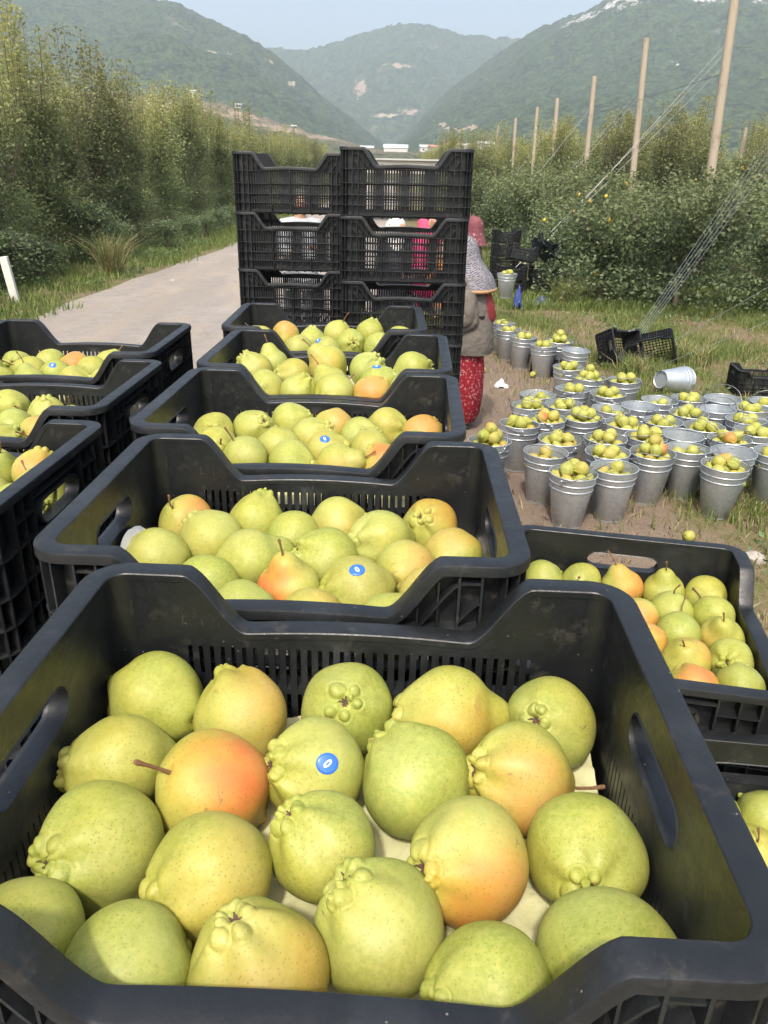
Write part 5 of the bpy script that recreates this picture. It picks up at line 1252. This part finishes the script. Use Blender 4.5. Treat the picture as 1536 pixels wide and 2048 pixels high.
for rank, bi in enumerate(order):
    x, y, h = BUCKETS[bi]
    st_ = 'heaped high with' if h > 1.1 else 'full of' if h > .75 else 'partly filled with' if h > .35 else 'holding only a few' if h > 0 else 'holding no'
    lb = BLAB.get(bi, 'galvanised bucket %s pears, %s of the buckets counted away from the crates' % (st_, ordinal(rank + 1)))
    tz = 0.0
    t = empty('bucket', (x, y, .30 if bi == 44 else 0.0), rb_.uniform(0, 6.28), lb, 'bucket', 'galvanised buckets of pears on the ground')
    if bi != 44: t.rotation_euler = (R(rb_.uniform(-2, 2)), R(rb_.uniform(-2, 2)), rb_.uniform(0, 6.28))
    link('body', BK[0], t); link('rim', BK[1], t)
    for m_ in BK[2]: link('band', m_, t)
    link('ear', BK[3], t); link('ear', BK[3], t, None, (0, 0, math.pi))
    ha = rb_.choice((72, 80, -75, -82, 40, 60, -50, 20)) if h < .9 else rb_.choice((70, -68, 62, -60, 30))
    link('handle', BK[4], t, (0, 0, .308), (R(ha), 0, 0))
    bpears = fill_positions(h, rb_)
    if bi == 44: bpears = fill_positions(.8, rb_)
    M4 = Matrix.Translation((x, y, t.location.z)) @ t.rotation_euler.to_matrix().to_4x4()
    bk_list = []
    for pi, p in enumerate(sorted(bpears, key=lambda q: (M4 @ Vector(q)).x)):
        loc = M4 @ Vector(p); rad = rb_.uniform(.039, .045)
        zx = Vector((rb_.gauss(0, 1), rb_.gauss(0, 1), rb_.gauss(0, .8))).normalized()
        bl = .9 if rb_.random() < .07 else rb_.choice((0, 0, .1, .3)); yel = rb_.uniform(.25, .95)
        xh = Vector((rb_.uniform(-.6, .6), -.5, .8))
        if n_ind < 172 and p[2] > .12:
            n_ind += 1
            o, _ = put_pear(loc, rad, zx, xh, 0, (min(1, bl), yel, rb_.random()), ('orange blushed' if bl == .9 else 'green') + ' pear, %s from left in the %s' % (ordinal(len(bk_list) + 1), BSHORT.get(bi, '%s nearest bucket' % ordinal(rank + 1))), 'pears in the buckets', hi=True, parts=False)
            bk_list.append(o)
            o.data = SP[rb_.randrange(4)]
        else:
            zz = zx; xx = xh - zz * xh.dot(zz); xx.normalize(); Rq = Matrix((xx, zz.cross(xx), zz)).transposed()
            src = PL[rb_.randrange(5)]
            stuff_pears.add([tuple(Rq @ v.co * (rad / .045) + loc) for v in src.vertices], [tuple(pp.vertices) for pp in src.polygons])
# pears lying on the stacked bucket rims of the far pair are part of the same mass
o = link('pears', stuff_pears.mesh('pears', M['pear_far'], 180)); o.color = (0, .55, .2, 1); tag(o, 'pears filling the farther buckets', 'pears', kind='stuff')
# bucket on its side, mouth to the lower right
tb_ = empty('bucket', (2.62, 7.22, .140), 0, 'empty bucket lying on its side between the full ones and the grass', 'bucket', 'galvanised buckets of pears on the ground')
tb_.rotation_euler = (R(90 + 8), 0, R(118))
link('body', BK[0], tb_); link('rim', BK[1], tb_)
for m_ in BK[2]: link('band', m_, tb_)
link('ear', BK[3], tb_); link('ear', BK[3], tb_, None, (0, 0, math.pi)); link('handle', BK[4], tb_, (0, 0, .308), (R(70), 0, 0))
# fallen pears and litter
for k, (x, y) in enumerate(((1.42, 9.0), (1.50, 7.75), (1.0, 7.9), (2.25, 4.7), (1.75, 3.95))):
    o, _ = put_pear((x, y, .033), .035, (.3 * k - .5, .4, -.2), (0, -.5, 1), 0, (.1, .6, .8), 'fallen pear on the bare ground, %s nearest of the five' % ordinal(sorted(range(5), key=lambda j: (9.0, 7.75, 7.9, 4.7, 3.95)[j]).index(k) + 1), 'fallen pears', parts=False); o.data = SP[k % 4]
def rag(name, x, y, w, h, c, label, seed, z0=.02, cat='plastic bag'):
    nx = 26; q = np.linspace(-1, 1, nx); X, Y = np.meshgrid(q, q, indexing='ij')
    rr = np.sqrt(X**2 + Y**2); Z = np.clip(1 - rr, 0, 1) ** .7 * h + (fbm(X + 3, Y + 3, 4, 2.2, seed) - .4) * h * .8; ed = 1 + (fbm(X + 7, Y + 1, 3, 1.5, seed + 2) - .5) * .7
    V = np.stack([X * w * ed, Y * w * .8 * ed, np.maximum(Z, .004)], -1).reshape(-1, 3); i = np.arange(nx - 1)[:, None] * nx + np.arange(nx - 1)[None, :]
    me = np_mesh(name, V, np.stack([i, i + nx, i + nx + 1, i + 1], -1).reshape(-1, 4), mat_simple(name + '_film', c, .45, var=.2, scale=12, bump=.3), smooth=True)
    tag(link(name, me, None, (x, y, .0)), label, cat)
rag('plastic_bag', 1.12, 7.35, .07, .07, (.55, .56, .57), 'crumpled white plastic bag on the ground behind the woman', 3)
rag('blue_bag', 2.45, 12.5, .14, .14, (.03, .045, .11), 'dark blue bag lying in the grass by the far crates', 8)
rag('blue_bag', 2.0, 12.1, .07, .34, (.025, .045, .20), 'bright blue sack standing behind the small stacked buckets', 18)

# ---------------------------------------------------------------- people
def skin_mesh(name, joints, edges, radii, mat, root, sub=2, post=None):
    me = bpy.data.meshes.new(name + '_cage'); me.from_pydata([tuple(j) for j in joints], edges, [])
    ob = bpy.data.objects.new(name + '_cage', me); COL.objects.link(ob)
    md = ob.modifiers.new('s', 'SKIN'); me.skin_vertices  # layer exists once the modifier is added
    for i, r_ in enumerate(radii):
        sv = me.skin_vertices[0].data[i]; sv.radius = r_ if hasattr(r_, '__len__') else (r_, r_); sv.use_root = (i == root)
    md.use_smooth_shade = True
    s = ob.modifiers.new('u', 'SUBSURF'); s.levels = sub; s.render_levels = sub
    dg = bpy.context.evaluated_depsgraph_get(); ev = ob.evaluated_get(dg)
    out = bpy.data.meshes.new_from_object(ev); out.name = name
    bpy.data.objects.remove(ob); bpy.data.meshes.remove(me)
    out.materials.clear(); out.materials.append(mat)
    return out
M['skin'] = mat_simple('tanned_skin', (0.42, 0.24, 0.155), 0.55, var=0.12, scale=10)
M['hair'] = mat_simple('dark_grey_hair', (0.06, 0.055, 0.05), 0.6, var=0.3, scale=60)
M['shoe'] = mat_simple('dark_shoe', (0.03, 0.028, 0.026), 0.5)
def mat_pattern(name, base, c2, c3, scale, thr=.35, rough=.8):
    t = NT(name); co = t.coord(); v = t.voro(co, scale); n = t.noise(co, scale * .7, 4, .7)
    col = t.mix(t.maprange(t.noise(co, 6, 3), .3, .7, 0, 1), tuple(q * .8 for q in base), base)
    col = t.mix(t.maprange(t.math('ADD', v, t.math('MULTIPLY', n, .5)), thr, thr + .08, 1, 0), col, c2)
    col = t.mix(t.maprange(n, .60, .64, 0, 1), col, c3)
    t.bsdf(col, rough, 0, t.bump(t.noise(co, 12, 3), .5, .02), .2); return t.m
def mat_weave(name, a, b, scale):
    t = NT(name); co = t.coord(); mp = t.n('ShaderNodeMapping'); t.l(co, mp.inputs[0]); mp.inputs['Scale'].default_value = (1, 1, 2.2); mp.inputs['Rotation'].default_value = (.5, .6, .3)
    w = t.n('ShaderNodeTexWave'); w.inputs['Scale'].default_value = scale; w.inputs['Distortion'].default_value = 3; w.inputs['Detail'].default_value = 2; t.l(mp.outputs[0], w.inputs[0])
    v = t.voro(mp.outputs[0], scale * 1.6)
    f = t.math('ADD', t.math('MULTIPLY', w.outputs['Fac'], .5), t.math('MULTIPLY', v, .7))
    col = t.mix(t.maprange(f, .4, .62, 0, 1), a, b); t.bsdf(col, .85, 0, t.bump(f, .3, .01), .2); return t.m
M['red_floral'] = mat_pattern('red_floral_cotton', (0.20, 0.010, 0.020), (0.30, 0.12, 0.12), (0.30, 0.17, 0.16), 42, .52)
def mat_tunic():
    t = NT('grey_brown_knit'); co = t.coord()
    n = t.noise(co, 5, 3); col = t.mix(n, (0.10, 0.088, 0.076), (0.165, 0.148, 0.13))
    t.bsdf(col, .85, 0, t.bump(t.math('ADD', n, t.math('MULTIPLY', t.noise(co, 9, 2), 1.0)), .7, .04), .2); return t.m
M['tunic'] = mat_tunic()
M['floral_print'] = mat_pattern('pink_flower_print', (0.26, 0.20, 0.165), (0.55, 0.37, 0.31), (0.62, 0.47, 0.42), 45, .5)
M['red_vest'] = mat_simple('dark_red_vest', (0.20, 0.020, 0.022), .8, var=.25, scale=20)
M['shawl'] = mat_weave('grey_white_shawl', (0.05, 0.05, 0.07), (0.24, 0.23, 0.25), 26)
M['plaid'] = mat_pattern('pink_plaid_scarf', (0.20, 0.065, 0.08), (0.05, 0.03, 0.035), (0.40, 0.33, 0.30), 40, .45)
M['leopard'] = mat_pattern('spotted_scarf', (0.40, 0.30, 0.20), (0.06, 0.05, 0.05), (0.62, 0.56, 0.46), 26, .38)
M['bw_scarf'] = mat_pattern('black_white_scarf', (0.62, 0.61, 0.60), (0.05, 0.05, 0.06), (0.10, 0.09, 0.12), 22, .42)
def lathe_shell(name, prof, mat, squash=1.0, n=36, wob=.0, seed=0, folds=0):
    q = random.Random(seed); mb = MB(); vs = []
    ph = [q.uniform(0, 6.28) for _ in range(4)]
    for (r_, z, ox, oy) in prof:
        for k in range(n):
            a = 2 * math.pi * k / n; rr = r_ * (1 + wob * math.sin(3 * a + ph[0] + z * 5) + wob * .6 * math.sin(7 * a + ph[1] - z * 9) + (folds * math.sin(11 * a + ph[2] + z * 3)))
            vs.append((ox + rr * math.cos(a), oy + rr * squash * math.sin(a), z))
    fs = [(i*n+k, i*n+(k+1) % n, (i+1)*n+(k+1) % n, (i+1)*n+k) for i in range(len(prof)-1) for k in range(n)]
    mb.add(vs, fs + [tuple(range((len(prof)-1)*n, len(prof)*n))]); return mb.mesh(name, mat, 180)
def person(loc, facing, H, label, top, bottom, scarf=None, arms=None, lean=0.0, hair=None, wide=1.0, skirt=False):
    """front is local -Y; facing = rotation about z. arms: (left elbow, left hand), (right elbow, right hand) in units of H"""
    t = empty('person', loc, facing, label, 'person')
    h = H; s = lean
    def P(x, y, z): return (x * h, (y - s * max(0, z - .5) * 1.0) * h, z * h)
    A = arms or (((-.125, .02, .62), (-.115, -.06, .50)), ((.125, .02, .62), (.115, -.06, .50)))
    J = [P(0,0,.53), P(0,.0,.62), P(0,-.005,.72), P(0,.0,.80), P(0,-.005,.845), P(0,-.012,.875), P(0,-.018,.93), P(0,-.015,.975),
         P(.055,0,.50), P(.06,-.008,.28), P(.06,.012,.05), P(.062,-.06,.018), P(-.055,0,.50), P(-.06,-.008,.28), P(-.06,.012,.05), P(-.062,-.06,.018),
         P(-.095*wide,0,.80), P(*A[0][0]), P(*A[0][1]), P(.095*wide,0,.80), P(*A[1][0]), P(*A[1][1])]
    E = [(0,1),(1,2),(2,3),(3,4),(4,5),(5,6),(6,7),(0,8),(8,9),(9,10),(10,11),(0,12),(12,13),(13,14),(14,15),(3,16),(16,17),(17,18),(3,19),(19,20),(20,21)]
    rd = [(.085,.065),(.078,.058),(.088,.062),(.06,.045),(.030,.030),(.034,.036),(.046,.055),(.036,.042),(.050,.050),(.036,.036),(.022,.024),(.022,.018),(.050,.050),(.036,.036),(.022,.024),(.022,.018),(.034,.034),(.024,.024),(.016,.016),(.034,.034),(.024,.024),(.016,.016)]
    link('body', skin_mesh('body', J, E, [(a*h, b*h) for a, b in rd], M['skin'], 0), t)
    # clothes as shells over the body
    w = 1.22
    Jt = [J[i] for i in (0,1,2,3,4,16,17,18,19,20,21)]; hem = P(0, 0, .42 if skirt else .47)
    Jt[7] = tuple(Vector(J[17]).lerp(Vector(J[18]), .93)); Jt[10] = tuple(Vector(J[20]).lerp(Vector(J[21]), .93))
    Jt.append(hem)
    Et = [(0,1),(1,2),(2,3),(3,4),(3,5),(5,6),(6,7),(3,8),(8,9),(9,10),(0,11)]
    rt = [(.105*wide,.085),(.100*wide,.078),(.104*wide,.078),(.074,.056),(.038,.038),(.046,.046),(.040,.040),(.026,.026),(.046,.046),(.040,.040),(.026,.026),(.110*wide,.092)]
    link('tunic' if skirt else 'shirt', skin_mesh('shirt', Jt, Et, [(a*h, b*h) for a, b in rt], top, 0), t)
    Jl = [P(0,0,.52), P(.055,0,.47), P(.062,-.008,.28), P(.062,.012,.06), P(-.055,0,.47), P(-.062,-.008,.28), P(-.062,.012,.06)]
    El = [(0,1),(1,2),(2,3),(0,4),(4,5),(5,6)]; k = 1.35 if skirt else 1.0
    rl = [(.09,.07),(.060,.058),(.052*k,.052*k),(.040*k,.042*k),(.060,.058),(.052*k,.052*k),(.040*k,.042*k)]
    link('trousers', skin_mesh('trousers', Jl, El, [(a*h, b*h) for a, b in rl], bottom, 0), t)
    for sx in (-1, 1):
        sm = MB(); sm.lathe([(.001, 0), (.030, 0), (.033, .012), (.030, .035), (.018, .048), (.001, .05)], 14); so = link('shoe', sm.mesh('shoe', M['shoe'], 60), t, (sx * .062 * h, -.028 * h, .0)); so.scale = (1.05, 2.4, 1.15)
    hp = Vector(P(0, -.018, .93)); 
    # face
    f = MB(); f.tube([(0, -.052*h, .018*h), (0, -.066*h, -.002*h), (0, -.055*h, -.008*h)], [.006*h, .009*h, .007*h], 8); link('nose', f.mesh('nose', M['skin'], 60), t, hp)
    for sx in (-1, 1):
        e = MB(); e.lathe([(.0005, .004), (.004, .003), (.0065, 0), (.004, -.003), (.0005, -.004)], 10); link('eye', e.mesh('eye', M['hair'], 180), t, hp + Vector((sx*.019*h, -.050*h, .012*h)))
        e = MB(); e.lathe([(.0005, .014), (.008, .009), (.010, 0), (.007, -.010), (.0005, -.015)], 10); link('ear', e.mesh('ear', M['skin'], 180), t, hp + Vector((sx*.047*h, 0, .0)))
    mo = MB(); mo.tube([(-.014*h, -.050*h, -.028*h), (0, -.055*h, -.029*h), (.014*h, -.050*h, -.028*h)], [.002*h, .004*h, .002*h], 6); link('mouth', mo.mesh('mouth', M['red_vest'], 60), t, hp)
    # hands: palm, four fingers and a thumb, slightly curled
    for hi_, el in ((18, 17), (21, 20)):
        w0 = Vector(J[hi_]); d = (w0 - Vector(J[el])).normalized(); sd = d.cross(Vector((0, 0, 1)))
        sd = sd.normalized() if sd.length > .1 else Vector((1, 0, 0)); cu = d.cross(sd).normalized() * (-1)
        J2 = [w0 - d*.01, w0 + d*.04, w0 + d*.075]; E2 = [(0,1),(1,2)]; R2_ = [(.024,.018),(.036,.015),(.036,.013)]
        for fi, (o_, L) in enumerate(((-.027,.062),(-.009,.072),(.009,.068),(.026,.052))):
            b0 = len(J2); p = w0 + d*.08 + sd*o_
            J2 += [p, p + d*L*.45 + cu*.010, p + d*L*.8 + cu*.030]; E2 += [(2, b0), (b0, b0+1), (b0+1, b0+2)]; R2_ += [(.0095,.0095),(.0085,.0085),(.007,.007)]
        b0 = len(J2); p = w0 + d*.03 - sd*.032; J2 += [p, p + d*.025 - sd*.018 + cu*.01, p + d*.05 - sd*.020 + cu*.022]; E2 += [(1, b0), (b0, b0+1), (b0+1, b0+2)]; R2_ += [(.012,.012),(.010,.010),(.008,.008)]
        link('hand', skin_mesh('hand', J2, E2, R2_, M['skin'], 0, 1), t)
    if scarf is not None:
        pr = []
        for u in np.linspace(0, 1, 14):
            z = (1.003 - u * .20) * h; q = math.sqrt(max(0, 1 - (1 - min(1, u / .34)) ** 2)); r_ = (.066 * q + (.0 if u < .55 else (u - .55) * .05)) * h
            oy = (-.012 - s * max(0, z / h - .5)) * h + .008 * h
            pr.append((max(r_, .002), z, 0, oy))
        pr = pr[::-1]
        # opening for the face: shell shifted back, so the brow and cheeks stay free
        so = link('headscarf', lathe_shell('headscarf', pr, scarf, 1.0, 36, .03, 3), t, (0, .016 * h, 0))
        kn = MB(); kn.tube([(0, -.035*h, -.06*h), (.01*h, -.05*h, -.085*h), (.02*h, -.045*h, -.12*h)], [.012*h, .016*h, .008*h], 8); link('scarf_knot', kn.mesh('scarf_knot', scarf, 180), t, hp)
    if hair is not None:
        pr = []
        for u in np.linspace(0, 1, 9):
            z = (1.0 - u * .075) * h; q = math.sqrt(max(0, 1 - (1 - min(1, u / .8)) ** 2)); pr.append((max(.056 * q * h, .002), z, 0, (-.010 - s * .45) * h + .012 * h))
        link('hair', lathe_shell('hair', pr[::-1], hair, 1.0, 28, .02, 5), t)
    return t, P
# the woman half hidden by the tall stack, turned away towards the left
wt, WP = person((.655, 6.05, 0), R(-96), 1.44, 'woman in grey-brown tunic, patterned shawl and red floral trousers beside the tall stack', M['tunic'], M['red_floral'], scarf=M['shawl'],
       arms=(((-.14, .0, .62), (-.11, -.13, .60)), ((.135, .025, .60), (.10, -.13, .55))), lean=.14, wide=1.12, skirt=True)
h_ = 1.44
# loose trousers gathered at the ankle, shawl over head and shoulders, vest over the back
link('trouser_leg', lathe_shell('trouser_leg', [(.075, .07, .06, .0), (.105, .14, .062, 0), (.115, .30, .06, 0), (.115, .50, .05, 0), (.10, .68, .04, 0)], M['red_floral'], 1.0, 44, .03, 4, .03), wt)
link('trouser_leg', lathe_shell('trouser_leg', [(.075, .07, -.06, .0), (.105, .14, -.062, 0), (.115, .30, -.06, 0), (.115, .50, -.05, 0), (.10, .68, -.04, 0)], M['red_floral'], 1.0, 44, .03, 9, .03), wt)
yo = lambda z: -.14 * max(0, z - .75)
KS = .955

link('shawl', lathe_shell('shawl', [(.205, 1.105, 0, yo(1.15) + .035), (.20, 1.148, 0, yo(1.2) + .035), (.182, 1.206, 0, yo(1.26) + .03), (.145, 1.263, 0, yo(1.32) + .02), (.118, 1.321, 0, yo(1.38) + .012), (.112, 1.378, 0, yo(1.44) + .012), (.098, 1.435, 0, yo(1.5) + .012), (.06, 1.474, 0, yo(1.54) + .012), (.01, 1.488, 0, yo(1.55) + .012)], M['shawl'], .92, 44, .02, 7, .008), wt)
link('shawl_hem', lathe_shell('shawl_hem', [(.2, 1.086, 0, yo(1.15) + .035), (.207, 1.086, 0, yo(1.15) + .035), (.209, 1.110, 0, yo(1.15) + .035), (.2, 1.112, 0, yo(1.15) + .035)], mat_simple('ochre_trim', (.42, .24, .12), .8, var=.3, scale=40), .92, 44, .02, 7, .008), wt)
link('vest', lathe_shell('vest', [(.08, .84, 0, .090), (.105, .90, 0, .095), (.115, 1.00, 0, yo(1.02) + .095), (.11, 1.08, 0, yo(1.13) + .09), (.07, 1.12, 0, yo(1.2) + .08)], M['red_vest'], .86, 36, .015, 2), wt)
link('tunic_skirt', lathe_shell('tunic_skirt', [(.194, .62, 0, .005), (.204, .66, 0, .005), (.202, .75, 0, .005), (.190, .85, 0, .0), (.176, .95, 0, -.01), (.168, 1.05, 0, -.02), (.13, 1.13, 0, -.035)], M['tunic'], .86, 44, .015, 12, .008), wt)
# loose sleeve with a printed flower trail
for sx in (-1, 1):
    sl = skin_mesh('sleeve', [WP(sx*.112, .0, .785), WP(sx*.135, .0, .70), WP(sx*.145, .005, .61), WP(sx*.115, -.12, .595)], [(0,1),(1,2),(2,3)], [(.075,.075),(.078,.078),(.070,.070),(.044,.044)], M['tunic'], 0)
    so = link('sleeve', sl, wt)
    fp = skin_mesh('flower_print', [WP(sx*.150, .02, .70), WP(sx*.157, .0, .64), WP(sx*.150, -.045, .595)], [(0,1),(1,2)], [(.020,.052),(.03,.060),(.02,.052)], M['floral_print'], 0)
    link('flower_print', fp, so)
arms_fwd = (((-.13, -.03, .66), (-.06, -.20, .66)), ((.13, -.03, .66), (.06, -.20, .68)))
def cloth(n, c): return mat_simple(n, c, .85, var=.2, scale=14, bump=.4, bscale=14)
person((.94, 8.7, 0), R(-100), 1.50, 'person with pink plaid headscarf just behind the shawled woman', cloth('maroon_cardigan', (.09, .045, .05)), cloth('dark_skirt', (.05, .05, .06)), scarf=M['plaid'], arms=arms_fwd, lean=.10, skirt=True)
person((-.93, 8.4, 0), R(12), 1.74, 'man in a light grey shirt seen between the crates of the left stack', cloth('light_grey_shirt', (.34, .36, .38)), cloth('grey_trousers', (.08, .08, .09)), hair=M['hair'], arms=arms_fwd, lean=.06)
person((.33, 8.0, 0), R(25), 1.58, 'woman in a magenta top glimpsed through the tall right stack', cloth('magenta_top', (.56, .035, .16)), cloth('patterned_skirt', (.12, .06, .08)), scarf=cloth('pink_scarf', (.60, .10, .20)), arms=arms_fwd, lean=.16, skirt=True)
person((.60, 7.6, 0), R(-30), 1.47, 'woman in orange with a spotted headscarf behind the tall right stack', cloth('orange_top', (.62, .25, .05)), cloth('brown_skirt', (.10, .07, .05)), scarf=M['leopard'], arms=arms_fwd, lean=.14, skirt=True)
person((.02, 7.8, 0), R(40), 1.52, 'woman in dark clothes with black and white scarf behind the tall right stack', cloth('dark_top', (.045, .045, .06)), cloth('black_skirt', (.03, .03, .035)), scarf=M['bw_scarf'], arms=arms_fwd, lean=.10, skirt=True)

# ---------------------------------------------------------------- air between here and the hills
hz = MB(); hz.box(-2900, 2900, -2900, 2900, -1.0, 470)
hm = bpy.data.materials.new('pale_haze'); hm.use_nodes = True; ht = hm.node_tree; ht.nodes.clear()
pv = ht.nodes.new('ShaderNodeVolumePrincipled'); pv.inputs['Color'].default_value = (0.80, 0.90, 1.0, 1); pv.inputs['Density'].default_value = 0.00036; pv.inputs['Anisotropy'].default_value = 0.2
ho = ht.nodes.new('ShaderNodeOutputMaterial'); ht.links.new(pv.outputs[0], ho.inputs['Volume'])
tag(link('haze', hz.mesh('haze', hm)), kind='stuff')
